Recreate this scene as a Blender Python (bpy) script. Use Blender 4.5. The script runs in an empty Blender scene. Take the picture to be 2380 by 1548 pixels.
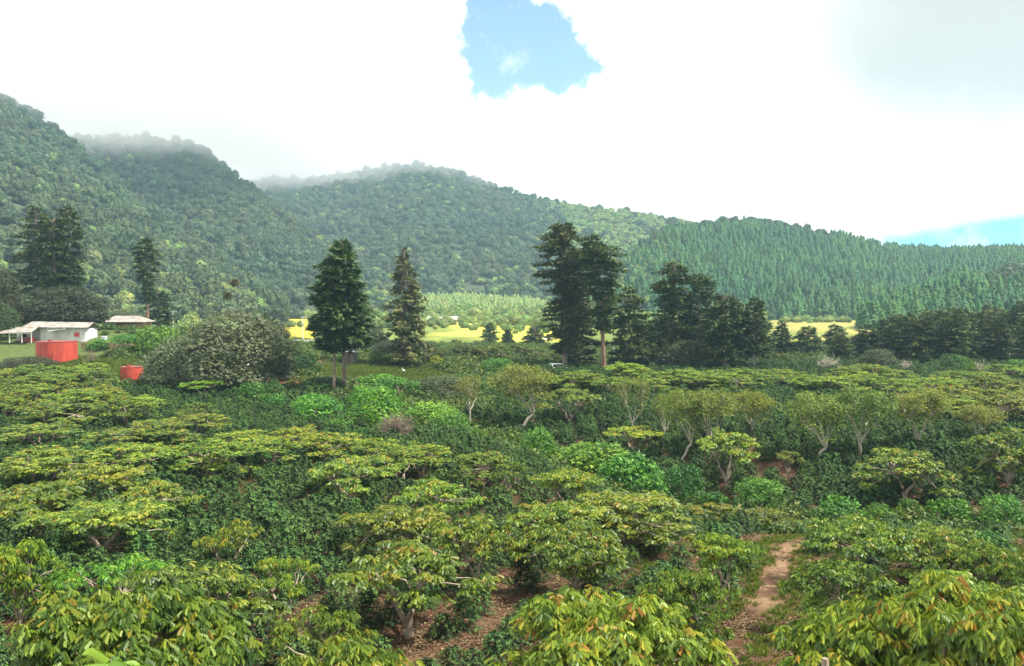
import bpy, bmesh, math, random
import numpy as np
from mathutils import Vector

random.seed(7)
RNG = np.random.default_rng(11)
scene = bpy.context.scene
COL = scene.collection
TAU = 2 * math.pi

# ------------------------------------------------------------------ camera
ZC = 30.0
F = 2061.0                       # focal length for a picture 2380 x 1548
PITCH = math.atan((774 - 690) / F)
cp, sp = math.cos(PITCH), math.sin(PITCH)
cam = bpy.data.cameras.new("camera")
cam.sensor_width = 36.0
cam.lens = 36.0 * F / 2380.0
cam.clip_end = 9000
cam.clip_start = 0.1
camo = bpy.data.objects.new("camera", cam)
COL.objects.link(camo)
camo.location = (0, 0, ZC)
camo.rotation_euler = (math.pi / 2 - PITCH, 0, 0)
scene.camera = camo


def ray(vx, vy):
    """slopes (x per metre forward, z per metre forward) of a sight line"""
    u = (np.asarray(vx, float) - 1190) / F
    v = (774 - np.asarray(vy, float)) / F
    f = cp + v * sp
    return u / f, (v * cp - sp) / f


def project(p):
    x, y, z = p[..., 0], p[..., 1], p[..., 2] - ZC
    d = y * cp - z * sp
    v = y * sp + z * cp
    return 1190 + F * x / d, 774 - F * v / d


# ------------------------------------------------------------------ noise
def _hash(ix, iy, seed):
    h = (ix.astype(np.int64) * 374761393 + iy.astype(np.int64) * 668265263 + seed * 1442695041) & 0x7fffffff
    h = (h ^ (h >> 13)) * 1274126177 & 0x7fffffff
    return ((h ^ (h >> 16)) & 0xffff) / 65535.0


def vnoise(x, y, seed=0):
    x = np.asarray(x, float); y = np.asarray(y, float)
    ix, iy = np.floor(x), np.floor(y)
    fx, fy = x - ix, y - iy
    fx = fx * fx * (3 - 2 * fx); fy = fy * fy * (3 - 2 * fy)
    a = _hash(ix, iy, seed); b = _hash(ix + 1, iy, seed)
    c = _hash(ix, iy + 1, seed); d = _hash(ix + 1, iy + 1, seed)
    return (a + (b - a) * fx) * (1 - fy) + (c + (d - c) * fx) * fy


def fbm(x, y, seed=0, o=4):
    s, a, t = 0, 1.0, 0
    for k in range(o):
        s = s + a * vnoise(x * 2 ** k, y * 2 ** k, seed + k)
        t += a; a *= .5
    return s / t


def sstep(a, b, x):
    t = np.clip((x - a) / (b - a), 0, 1)
    return t * t * (3 - 2 * t)


# ------------------------------------------------------------------ terrain height
VX = np.array([-60, -30, -10.6, 2.8, 10.8, 16, 25, 36, 90.])
VY = np.array([170, 140, 115, 95, 76, 68, 64, 62, 52.])
VD = np.array([0, 0, 1.5, 3.0, 4.2, 4.6, 4.6, 4.6, 4.6])
BY = np.array([-60, 0, 20, 50, 70, 90, 107, 140, 200, 300, 900, 9000.])
BZ = np.array([-5, -8, -12, -13.3, -14.1, -14.9, -15.4, -15.5, -15.6, -16, -16, -16.])


def valley_d(x, y):
    yv = np.interp(x, VX, VY)
    sl = (np.interp(x + 4, VX, VY) - np.interp(x - 4, VX, VY)) / 8
    return (y - yv) / np.sqrt(1 + sl * sl * .7)


def H(x, y):
    x = np.asarray(x, float); y = np.asarray(y, float)
    z = np.interp(y, BY, BZ)
    d = valley_d(x, y)
    dep = np.interp(x, VX, VD)
    s = np.where(d < 0, 9.0, 23.0)
    z = z - dep * np.exp(-(d / s) ** 2)
    z = z + 8.6 * np.exp(-((x + 97) / 58) ** 2 - ((y - 200) / 48) ** 2)
    z = z + 1.2 * np.exp(-((x + 18) / 22) ** 2 - ((y - 160) / 25) ** 2)
    k = np.clip((y - 10) / 40, 0, 1)
    z = z + k * (fbm(x / 17, y / 17, 3) - .5) * .9
    z = z + (vnoise(x / 2.1, y / 2.1, 9) - .5) * .12
    return z + ZC


_D = np.concatenate([np.arange(12, 120, .2), np.arange(120, 330, .5), np.arange(330, 1500, 3)])


def ground_at(vx, vy):
    sx, sz = ray(vx, vy)
    x = sx * _D
    z = ZC + sz * _D
    h = H(x, _D)
    i = np.argmax(z <= h)
    if z[i] > h[i]:
        i = len(_D) - 1
    return x[i], _D[i], h[i]


# ------------------------------------------------------------------ materials
def mat_new(name):
    m = bpy.data.materials.new(name)
    m.use_nodes = True
    nt = m.node_tree
    nt.nodes.clear()
    out = nt.nodes.new("ShaderNodeOutputMaterial")
    return m, nt, out


def N(nt, t, **kw):
    n = nt.nodes.new("ShaderNode" + t)
    for k, v in kw.items():
        if k in ("operation", "blend_type", "data_type", "attribute_name", "attribute_type", "noise_dimensions", "sky_type", "interpolation_type", "clamp", "feature"):
            setattr(n, k, v)
        else:
            n.inputs[k.replace("_", " ")].default_value = v
    return n


def ramp(nt, stops):
    r = nt.nodes.new("ShaderNodeValToRGB")
    e = r.color_ramp.elements
    while len(e) < len(stops):
        e.new(.5)
    for k, (p, c) in enumerate(stops):
        e[k].position = p
        e[k].color = (*c, 1)
    return r


def math_n(nt, op, a, b=None, clamp=False):
    n = nt.nodes.new("ShaderNodeMath")
    n.operation = op
    n.use_clamp = clamp
    for i, v in ((0, a), (1, b)):
        if v is None:
            continue
        if isinstance(v, (int, float)):
            n.inputs[i].default_value = v
        else:
            nt.links.new(v, n.inputs[i])
    return n.outputs[0]


def mixc(nt, fac, a, b, mode="MIX"):
    n = nt.nodes.new("ShaderNodeMix")
    n.data_type = "RGBA"
    n.blend_type = mode
    for i, v in ((0, fac), (6, a), (7, b)):
        if isinstance(v, (int, float)):
            n.inputs[i].default_value = v
        elif isinstance(v, tuple):
            n.inputs[i].default_value = (*v, 1)
        else:
            nt.links.new(v, n.inputs[i])
    return n.outputs[2]


def foliage(name, stops, rough=.45, transl=.3, var=.35, hue=.03, spec=.4, patch=None):
    """leaf material: per-leaf tint picks the leaf colour, per-plant random varies it"""
    m, nt, out = mat_new(name)
    L = nt.links
    at = N(nt, "Attribute", attribute_name="tint", attribute_type="GEOMETRY")
    r = ramp(nt, stops)
    L.new(at.outputs["Fac"], r.inputs[0])
    oi = nt.nodes.new("ShaderNodeObjectInfo")
    col = mixc(nt, 1.0, r.outputs[0], oi.outputs["Color"], "MULTIPLY")
    hsv = nt.nodes.new("ShaderNodeHueSaturation")
    L.new(col, hsv.inputs["Color"])
    h = math_n(nt, "MULTIPLY_ADD", oi.outputs["Random"], 2 * hue)
    h.node.inputs[2].default_value = .5 - hue
    L.new(h, hsv.inputs["Hue"])
    w = N(nt, "TexWhiteNoise", noise_dimensions="1D")
    L.new(oi.outputs["Random"], w.inputs["W"])
    v = math_n(nt, "MULTIPLY_ADD", w.outputs["Value"], 2 * var)
    v.node.inputs[2].default_value = 1 - var
    L.new(v, hsv.inputs["Value"])
    c = hsv.outputs["Color"]
    if patch:
        nz = N(nt, "TexNoise", Scale=patch[0], Detail=3.0)
        L.new(oi.outputs["Location"], nz.inputs["Vector"])
        rr = ramp(nt, [(.38, (0, 0, 0)), (.62, (1, 1, 1))])
        L.new(nz.outputs["Fac"], rr.inputs[0])
        c = mixc(nt, rr.outputs[0], c, mixc(nt, 1.0, c, patch[1], "MULTIPLY"))
    b = N(nt, "BsdfPrincipled", Roughness=rough)
    b.inputs["Specular IOR Level"].default_value = spec
    L.new(c, b.inputs["Base Color"])
    if transl > 0:
        t = nt.nodes.new("ShaderNodeBsdfTranslucent")
        L.new(mixc(nt, 1.0, c, (1.0, 1.05, .55), "MULTIPLY"), t.inputs["Color"])
        mx = N(nt, "MixShader", Fac=transl)
        L.new(b.outputs[0], mx.inputs[1])
        L.new(t.outputs[0], mx.inputs[2])
        L.new(mx.outputs[0], out.inputs[0])
    else:
        L.new(b.outputs[0], out.inputs[0])
    return m


def solid(name, c1, c2=None, scale=3.0, rough=.7, bump=0.0, stretch=(1, 1, 1), metal=0.0, detail=5.0, lo=.35, hi=.65):
    m, nt, out = mat_new(name)
    L = nt.links
    b = N(nt, "BsdfPrincipled", Roughness=rough, Metallic=metal)
    tc = nt.nodes.new("ShaderNodeTexCoord")
    mp = nt.nodes.new("ShaderNodeMapping")
    mp.inputs["Scale"].default_value = stretch
    L.new(tc.outputs["Object"], mp.inputs["Vector"])
    nz = N(nt, "TexNoise", Scale=scale, Detail=detail)
    L.new(mp.outputs[0], nz.inputs["Vector"])
    r = ramp(nt, [(lo, c1), (hi, c2 or c1)])
    L.new(nz.outputs["Fac"], r.inputs[0])
    L.new(r.outputs[0], b.inputs["Base Color"])
    if bump:
        bp = N(nt, "Bump", Strength=bump)
        L.new(nz.outputs["Fac"], bp.inputs["Height"])
        L.new(bp.outputs[0], b.inputs["Normal"])
    L.new(b.outputs[0], out.inputs[0])
    return m


def corrugated(name, c1, c2, waves=9.0, axis=0, rough=.5):
    m, nt, out = mat_new(name)
    L = nt.links
    b = N(nt, "BsdfPrincipled", Roughness=rough, Metallic=.15)
    tc = nt.nodes.new("ShaderNodeTexCoord")
    nz = N(nt, "TexNoise", Scale=.9, Detail=6.0)
    L.new(tc.outputs["Object"], nz.inputs["Vector"])
    r = ramp(nt, [(.35, c1), (.68, c2)])
    L.new(nz.outputs["Fac"], r.inputs[0])
    L.new(r.outputs[0], b.inputs["Base Color"])
    sx = nt.nodes.new("ShaderNodeSeparateXYZ")
    L.new(tc.outputs["Object"], sx.inputs[0])
    s = math_n(nt, "SINE", math_n(nt, "MULTIPLY", sx.outputs[axis], waves * TAU / 2))
    bp = N(nt, "Bump", Strength=.6, Distance=.05)
    L.new(s, bp.inputs["Height"])
    L.new(bp.outputs[0], b.inputs["Normal"])
    L.new(b.outputs[0], out.inputs[0])
    return m


M = {}
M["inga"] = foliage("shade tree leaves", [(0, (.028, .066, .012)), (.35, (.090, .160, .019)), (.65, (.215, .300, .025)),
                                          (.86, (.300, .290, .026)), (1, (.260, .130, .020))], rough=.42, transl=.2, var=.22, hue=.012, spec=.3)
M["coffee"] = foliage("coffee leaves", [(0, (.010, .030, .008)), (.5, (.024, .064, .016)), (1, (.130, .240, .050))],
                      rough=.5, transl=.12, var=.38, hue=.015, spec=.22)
M["feather"] = foliage("feathery leaves", [(0, (.100, .150, .028)), (.6, (.195, .240, .036)), (1, (.290, .300, .042))],
                       rough=.55, transl=.35, var=.12, hue=.01)
M["bright"] = foliage("bright green leaves", [(0, (.028, .090, .012)), (.5, (.095, .235, .022)), (1, (.250, .420, .040))],
                      rough=.45, transl=.28, var=.15, hue=.015)
M["grey"] = foliage("grey green leaves", [(0, (.060, .082, .038)), (.6, (.088, .112, .055)), (1, (.135, .155, .085))],
                    rough=.5, transl=.2, var=.15, hue=.012)
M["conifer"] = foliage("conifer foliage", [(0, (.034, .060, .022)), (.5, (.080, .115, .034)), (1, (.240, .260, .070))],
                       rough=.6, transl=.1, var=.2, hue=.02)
M["forest"] = foliage("forest foliage", [(0, (.044, .078, .040)), (.6, (.074, .118, .058)), (1, (.120, .165, .078))],
                      rough=.7, transl=.1, var=.3, hue=.03, spec=.15, patch=(.006, (1.25, 1.05, .85)))
M["pine"] = foliage("plantation pine foliage", [(0, (.018, .062, .022)), (.6, (.034, .104, .034)), (1, (.085, .165, .050))],
                    rough=.7, transl=.08, var=.45, hue=.03, spec=.15, patch=(.012, (1.45, 1.2, .8)))
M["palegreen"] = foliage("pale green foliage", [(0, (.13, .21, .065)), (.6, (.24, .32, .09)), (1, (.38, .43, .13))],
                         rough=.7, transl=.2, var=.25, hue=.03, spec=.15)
M["grass"] = foliage("grass blades", [(0, (.09, .15, .02)), (.6, (.17, .24, .03)), (1, (.34, .29, .08))],
                     rough=.6, transl=.3, var=.25, hue=.02)
M["weed"] = foliage("undergrowth leaves", [(0, (.030, .075, .014)), (.6, (.085, .150, .024)), (1, (.19, .22, .045))],
                    rough=.55, transl=.25, var=.3, hue=.03)
M["bark"] = solid("grey brown bark", (.24, .185, .13), (.46, .38, .29), scale=5, stretch=(3, 3, .6), bump=.5, rough=.9)
M["palebark"] = solid("pale bark", (.34, .29, .21), (.58, .52, .41), scale=4, stretch=(3, 3, .7), bump=.3, rough=.85)
M["tallbark"] = solid("tall trunk bark", (.17, .12, .085), (.36, .27, .20), scale=2.5, stretch=(3, 3, .3), bump=.5, rough=.9)
M["redbark"] = solid("reddish trunk bark", (.15, .075, .045), (.32, .19, .13), scale=2.5, stretch=(3, 3, .3), bump=.5, rough=.9)
M["twig"] = solid("dry twigs", (.16, .12, .085), (.30, .24, .17), scale=4, rough=.9)
M["white"] = solid("white lime wash", (.52, .49, .42), (.80, .79, .74), scale=.9, rough=.85, stretch=(1, 1, .45), detail=8, lo=.3, hi=.55)
M["redtank"] = solid("red painted metal", (.36, .040, .024), (.56, .075, .040), scale=1.6, rough=.6, stretch=(1, 1, .18), detail=8, lo=.3, hi=.6)
M["darkred"] = solid("dark red painted metal", (.24, .030, .030), (.32, .045, .038), scale=1, rough=.6)
M["redrim"] = solid("dull red rim", (.20, .03, .02), (.30, .05, .03), scale=2, rough=.6)
M["redpaint"] = solid("red shutter paint", (.62, .06, .03), (.70, .08, .04), scale=3, rough=.5)
M["sheet"] = corrugated("weathered roof sheets", (.24, .20, .165), (.50, .45, .39))
M["sheetwhite"] = corrugated("pale roof sheets", (.66, .64, .60), (.82, .80, .76))
M["rustwall"] = corrugated("rust red wall boards", (.42, .15, .065), (.58, .27, .14), waves=3)
M["planks"] = corrugated("grey brown planks", (.11, .075, .06), (.22, .155, .13), waves=6)
M["brownwall"] = solid("brown earth wall", (.20, .125, .075), (.33, .23, .15), scale=1.4, rough=.95, bump=.4)
M["orangewall"] = solid("orange plaster", (.36, .17, .09), (.46, .25, .14), scale=2, rough=.9)
M["dark"] = solid("dark opening", (.012, .011, .012), (.02, .018, .02), rough=.9)
M["greywhite"] = solid("pale concrete", (.42, .42, .38), (.62, .61, .57), scale=2.5, rough=.85)
M["feathers"] = solid("white feathers", (.80, .79, .74), (.86, .85, .82), scale=9, rough=.8)
M["beak"] = solid("yellow beak", (.75, .42, .04), rough=.5)
M["blackleg"] = solid("dark legs", (.03, .03, .028), rough=.6)
M["carpaint"] = solid("white car paint", (.78, .78, .76), (.82, .82, .80), rough=.25)
M["carglass"] = solid("dark car glass", (.02, .025, .03), rough=.1)
M["rubber"] = solid("black rubber", (.02, .02, .02), rough=.8)
M["blueplastic"] = solid("pale blue plastic", (.55, .64, .74), (.70, .76, .82), rough=.5)


def ground_mat():
    m, nt, out = mat_new("plantation ground")
    L = nt.links
    at = N(nt, "Attribute", attribute_name="cover", attribute_type="GEOMETRY")
    tc = nt.nodes.new("ShaderNodeTexCoord")
    n1 = N(nt, "TexNoise", Scale=1.6, Detail=9.0, Roughness=.7)
    n2 = N(nt, "TexNoise", Scale=14.0, Detail=6.0, Roughness=.75)
    L.new(tc.outputs["Object"], n1.inputs["Vector"])
    L.new(tc.outputs["Object"], n2.inputs["Vector"])
    r1 = ramp(nt, [(.3, (.62, .60, .58)), (.7, (1.35, 1.35, 1.3))])
    L.new(n1.outputs["Fac"], r1.inputs[0])
    r2 = ramp(nt, [(.3, (.55, .55, .55)), (.72, (1.5, 1.45, 1.35))])
    L.new(n2.outputs["Fac"], r2.inputs[0])
    c = mixc(nt, 1.0, at.outputs["Color"], r1.outputs[0], "MULTIPLY")
    c = mixc(nt, .75, c, mixc(nt, 1.0, c, r2.outputs[0], "MULTIPLY"))
    b = N(nt, "BsdfPrincipled", Roughness=.95)
    b.inputs["Specular IOR Level"].default_value = .15
    L.new(c, b.inputs["Base Color"])
    bp = N(nt, "Bump", Strength=.7, Distance=.15)
    L.new(n2.outputs["Fac"], bp.inputs["Height"])
    L.new(bp.outputs[0], b.inputs["Normal"])
    L.new(b.outputs[0], out.inputs[0])
    return m


M["ground"] = ground_mat()
M["hill"] = solid("hillside soil under forest", (.030, .050, .024), (.055, .075, .035), scale=.02, rough=1.0)


# ------------------------------------------------------------------ mesh helpers
def tag(o, label=None, cat=None, group=None, kind=None):
    if label: o["label"] = label
    if cat: o["category"] = cat
    if group: o["group"] = group
    if kind: o["kind"] = kind
    return o


def mesh_np(name, V, faces, mats, tint=None, smooth=False, mat_idx=None):
    """faces: (k, n) int array or list of such arrays"""
    me = bpy.data.meshes.new(name)
    V = np.asarray(V, np.float32)
    if isinstance(faces, np.ndarray):
        faces = [faces]
    me.vertices.add(len(V))
    me.vertices.foreach_set("co", V.ravel())
    loops = np.concatenate([f.ravel() for f in faces]).astype(np.int32)
    tot = np.concatenate([np.full(len(f), f.shape[1], np.int32) for f in faces])
    start = np.concatenate([[0], np.cumsum(tot)[:-1]]).astype(np.int32)
    me.loops.add(len(loops))
    me.loops.foreach_set("vertex_index", loops)
    me.polygons.add(len(tot))
    me.polygons.foreach_set("loop_start", start)
    me.polygons.foreach_set("loop_total", tot)
    if smooth:
        me.polygons.foreach_set("use_smooth", np.ones(len(tot), bool))
    for m in (mats if isinstance(mats, list) else [mats]):
        me.materials.append(m)
    if mat_idx is not None:
        me.polygons.foreach_set("material_index", np.asarray(mat_idx, np.int32))
    if tint is not None:
        a = me.attributes.new("tint", "FLOAT", "POINT")
        a.data.foreach_set("value", np.asarray(tint, np.float32))
    me.update(calc_edges=True)
    me.validate()
    return me


def unit(v):
    return v / np.maximum(np.linalg.norm(v, axis=-1, keepdims=True), 1e-9)


# leaf templates: vertices (side, along, normal), triangles
def t_simple(w=.36, fold=.08, droop=.12):
    return np.array([[0, 0, 0], [-w / 2, .48, fold], [0, 1, -droop], [w / 2, .48, fold]]), np.array([[0, 1, 2], [0, 2, 3]])


def t_join(parts):
    V, T, k = [], [], 0
    for v, t in parts:
        V.append(v); T.append(t + k); k += len(v)
    return np.concatenate(V), np.concatenate(T)


def t_leaflet(base, direc, L, w, nrm=(0, 0, 1)):
    d = np.array(direc, float); d /= np.linalg.norm(d)
    n = np.array(nrm, float)
    s = np.cross(d, n); s /= np.linalg.norm(s)
    n = np.cross(s, d)
    b = np.array(base, float)
    v = np.array([b, b + d * L * .5 - s * w / 2 + n * .03 * L, b + d * L - n * .1 * L, b + d * L * .5 + s * w / 2 + n * .03 * L])
    return v, np.array([[0, 1, 2], [0, 2, 3]])


def t_compound(pairs=4):
    ps = []
    for k in range(pairs):
        y = (k + .7) / pairs * .85
        z = -.28 * y * y
        L = .34 + .12 * (k / max(1, pairs - 1))
        for s in (-1, 1):
            ps.append(t_leaflet((0, y, z), (s * .75, .42, -.85), L, L * .60, (s * .45, .2, 1)))
    ps.append((np.array([[-.012, 0, 0], [.012, 0, 0], [.008, .9, -.24], [-.008, .9, -.24]]), np.array([[0, 1, 2], [0, 2, 3]])))
    return t_join(ps)


def t_trio():
    return t_join([t_leaflet((0, .1, 0), (-.75, .6, -.5), .62, .34), t_leaflet((0, .1, 0), (.75, .6, -.5), .62, .34),
                   t_leaflet((0, .25, 0), (0, 1, -.35), .75, .38)])


def t_pairs(n=3):
    ps = []
    for k in range(n):
        y = k / n
        for s in (-1, 1):
            ps.append(t_leaflet((0, y, 0), (s * .8, .5, -.35), .55, .24, (0, 0, 1)))
    return t_join(ps)


def t_spray():
    return t_join([t_leaflet((0, 0, 0), (-.35, 1, .05), .8, .22), t_leaflet((0, 0, 0), (.35, 1, .05), .8, .22),
                   t_leaflet((0, .1, .02), (0, 1, -.05), 1, .24)])


T_SIMPLE, T_COMP, T_TRIO, T_PAIRS, T_SPRAY = t_simple(), t_compound(), t_trio(), t_pairs(), t_spray()


def leaves(P, D, Nn, L, tmpl):
    """instances of a leaf template baked into arrays"""
    TV, TT = tmpl
    D = unit(D)
    S = unit(np.cross(D, Nn))
    Nn = np.cross(S, D)
    V = P[:, None, :] + L[:, None, None] * (TV[None, :, 0:1] * S[:, None] + TV[None, :, 1:2] * D[:, None] + TV[None, :, 2:3] * Nn[:, None])
    n, k = len(P), len(TV)
    Fc = (TT[None] + (np.arange(n) * k)[:, None, None]).reshape(-1, 3)
    return V.reshape(-1, 3), Fc, k


def leaf_mesh(name, P, D, Nn, L, tmpl, tint, mat):
    V, Fc, k = leaves(np.asarray(P), np.asarray(D), np.asarray(Nn), np.asarray(L), tmpl)
    return mesh_np(name, V, Fc, mat, np.repeat(np.clip(tint, 0, 1), k))


class Tubes:
    def __init__(self): self.V, self.F, self.n = [], [], 0

    def add(self, pts, radii, sides=6):
        pts = np.asarray(pts, float); m = len(pts)
        tan = unit(np.gradient(pts, axis=0))
        ref = np.where(np.abs(tan[:, 2:3]) > .9, np.array([[1., 0, 0]]), np.array([[0, 0, 1.]]))
        a = unit(np.cross(tan, ref)); b = np.cross(tan, a)
        th = np.arange(sides) / sides * TAU
        ring = pts[:, None] + np.asarray(radii)[:, None, None] * (np.cos(th)[None, :, None] * a[:, None] + np.sin(th)[None, :, None] * b[:, None])
        self.V.append(ring.reshape(-1, 3))
        i = np.arange(m - 1)[:, None] * sides; j = np.arange(sides)[None]
        q = np.stack([i + j, i + (j + 1) % sides, i + sides + (j + 1) % sides, i + sides + j], -1).reshape(-1, 4) + self.n
        self.F.append(q)
        self.n += m * sides

    def mesh(self, name, mat):
        return mesh_np(name, np.concatenate(self.V), np.concatenate(self.F), mat, smooth=True)


def limb(rng, a, b, sag=.15, n=6, jit=.05):
    a = np.asarray(a, float); b = np.asarray(b, float)
    t = np.linspace(0, 1, n)[:, None]
    L = np.linalg.norm(b - a)
    p = a + (b - a) * t
    p[:, 2] += (np.sin(t[:, 0] * math.pi)) * sag * L
    j = rng.normal(0, jit * L, (n, 3)); j[0] = 0; j[-1] = 0
    return p + j * .6


def rnd_dir(rng, n):
    return unit(rng.normal(size=(n, 3)))


# ------------------------------------------------------------------ plant makers (return trunk mesh, crown mesh)
def make_shade_tree(seed, R=3.0, Ht=5.0, pads=26, per=90, tmpl=T_COMP, leaf=.29, fork=.32, layers=1.0, depth=.36, stems=3, old=0.0, tone=0.0, dome=.2):
    """low forked shade tree carrying flat pads of big compound leaves"""
    rng = np.random.default_rng(seed)
    tb = Tubes()
    P, D, Nn, T, L = [], [], [], [], []
    top = []
    for k in range(pads):
        rr = R * .90 * math.sqrt((k + .5) / pads) * rng.uniform(.8, 1.12) * (1 + .16 * math.sin(k * 2.39996 * 2 + seed) + .12 * math.sin(k * 2.39996 * 3 + seed * 2))
        ph = k * 2.39996 + rng.normal(0, .25)
        lay = rng.random()
        zc = Ht * (1 - .06) - Ht * dome * (rr / R) ** 2 - (Ht * depth * rng.random() ** 1.5 * layers if lay > .45 else rng.uniform(0, .05) * Ht)
        c = np.array([rr * math.cos(ph), rr * math.sin(ph), zc])
        a = R * rng.uniform(.17, .31); h = rng.uniform(.22, .42); c[2] += rng.normal(0, .035 * Ht)
        top.append(c - (0, 0, h * .6))
        K = 6
        m = max(6, int(per * 1.25 * rng.uniform(.7, 1.3) / K))
        d = rnd_dir(rng, m); d[:, 2] = np.abs(d[:, 2]) * 1.25 - .38
        d = unit(d)
        u = rng.random(m) ** .3
        asp = rng.uniform(.75, 1.3)
        tip = c + d * u[:, None] * np.array([a * asp, a / asp, h])
        # every twig tip carries a drooping whorl of leaves
        az_ = (np.arange(K)[None] / K * TAU + rng.uniform(0, TAU, (m, 1)) + rng.normal(0, .3, (m, K)))
        dr = rng.uniform(.0, .75, (m, K)) + .12
        ax = np.stack([np.cos(az_), np.sin(az_), -dr], -1) + unit(d * (1, 1, .2))[:, None] * .45
        p = (tip[:, None] + ax * .05 + np.stack([0 * az_, 0 * az_, rng.normal(0, .05, (m, K))], -1)).reshape(-1, 3)
        ax = ax.reshape(-1, 3); n = m * K
        nm = np.array([0, 0, 1.]) + ax * (.35, .35, 0) + rng.normal(0, .22, (n, 3))
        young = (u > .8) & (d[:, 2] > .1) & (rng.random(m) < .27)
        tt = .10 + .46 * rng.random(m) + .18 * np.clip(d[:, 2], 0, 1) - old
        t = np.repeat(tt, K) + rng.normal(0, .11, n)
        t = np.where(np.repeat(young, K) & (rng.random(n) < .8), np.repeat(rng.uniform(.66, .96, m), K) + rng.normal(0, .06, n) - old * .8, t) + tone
        P.append(p); D.append(ax); Nn.append(nm); T.append(t); L.append(leaf * rng.uniform(.65, 1.25, n))
    P = np.concatenate(P)
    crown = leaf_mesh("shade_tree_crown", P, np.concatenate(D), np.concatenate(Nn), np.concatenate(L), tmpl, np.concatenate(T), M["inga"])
    top = np.array(top)
    # stems lean out from a low fork, then split towards the pads
    base = np.array([0, 0, -.25])
    fk = Ht * fork * .35
    a0 = rng.uniform(0, TAU)
    knots = []
    r0 = .055 + .022 * Ht
    tb.add([base, (0, 0, fk * .5), (rng.normal(0, .05), rng.normal(0, .05), fk)], [r0 * 1.5, r0 * 1.15, r0 * 1.0], 8)
    for s in range(stems):
        an = a0 + s * TAU / stems + rng.normal(0, .3)
        q = np.array([math.cos(an) * R * .33, math.sin(an) * R * .33, Ht * rng.uniform(.50, .62)])
        pts = limb(rng, (0, 0, fk * .8), q, .04, 6, .05)
        tb.add(pts, np.linspace(r0 * .8, r0 * .5, 6), 7)
        knots.append(q)
    knots = np.array(knots)
    for c in top:
        k = int(np.argmin(np.linalg.norm((knots - c)[:, :2], axis=1) + rng.random(len(knots)) * .6))
        pts = limb(rng, knots[k], c, .06, 5, .06)
        tb.add(pts, np.linspace(r0 * .42, r0 * .12, 5), 5)
    return tb.mesh("shade_tree_trunk", M["bark"]), crown


def make_feather_tree(seed, R=3.2, Ht=7.5, stems=3, lean=0.0, n=3400, first=.25):
    """pale many-stemmed tree with a fan of bare limbs and an airy dome of fine leaves"""
    rng = np.random.default_rng(seed)
    tb = Tubes()
    tips = []
    f = np.array([lean * Ht * .22, 0, Ht * first])
    tb.add(limb(rng, (0, 0, -.3), f, .05, 5, .03), np.linspace(.19, .14, 5), 8)
    for s in range(stems + 2):
        an = s * TAU / (stems + 2) + rng.normal(0, .3)
        rr = R * rng.uniform(.3, .55)
        q = np.array([math.cos(an) * rr + f[0] * .5, math.sin(an) * rr, Ht * rng.uniform(.5, .62)])
        tb.add(limb(rng, f, q, .07, 6, .05), np.linspace(.11, .06, 6), 6)
        for _ in range(5):
            an2 = an + rng.normal(0, .75)
            r2 = R * rng.uniform(.35, .98)
            e = np.array([math.cos(an2) * r2 + f[0] * .4, math.sin(an2) * r2, Ht * (rng.uniform(.93, 1.0) - .28 * (r2 / R) ** 2)])
            pts = limb(rng, q, e, .08, 5, .05)
            tb.add(pts, np.linspace(.045, .012, 5), 4)
            tips += [pts[3], e, e, pts[2], pts[1] + rng.normal(0, .3, 3)]
        tips += [q + rng.normal(0, .5, 3), q + rng.normal(0, .7, 3)]
    tips = np.array(tips)
    idx = rng.integers(0, len(tips), n)
    d = rnd_dir(rng, n)
    p = tips[idx] + d * rng.random(n)[:, None] ** .5 * np.array([R * .30, R * .30, Ht * .06])
    # shallow tiers of leaf above each tip
    ax = unit(d * (1, 1, .2)) + rng.normal(0, .3, (n, 3)) + (0, 0, -.1)
    nm = np.array([0, 0, 1.]) + rng.normal(0, .3, (n, 3))
    t = rng.random(n) * .8 + rng.normal(0, .15, len(tips))[idx]
    crown = leaf_mesh("feather_crown", p, ax, nm, rng.uniform(.16, .32, n), T_TRIO, t, M["feather"])
    return tb.mesh("feather_trunk", M["palebark"]), crown


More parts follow.
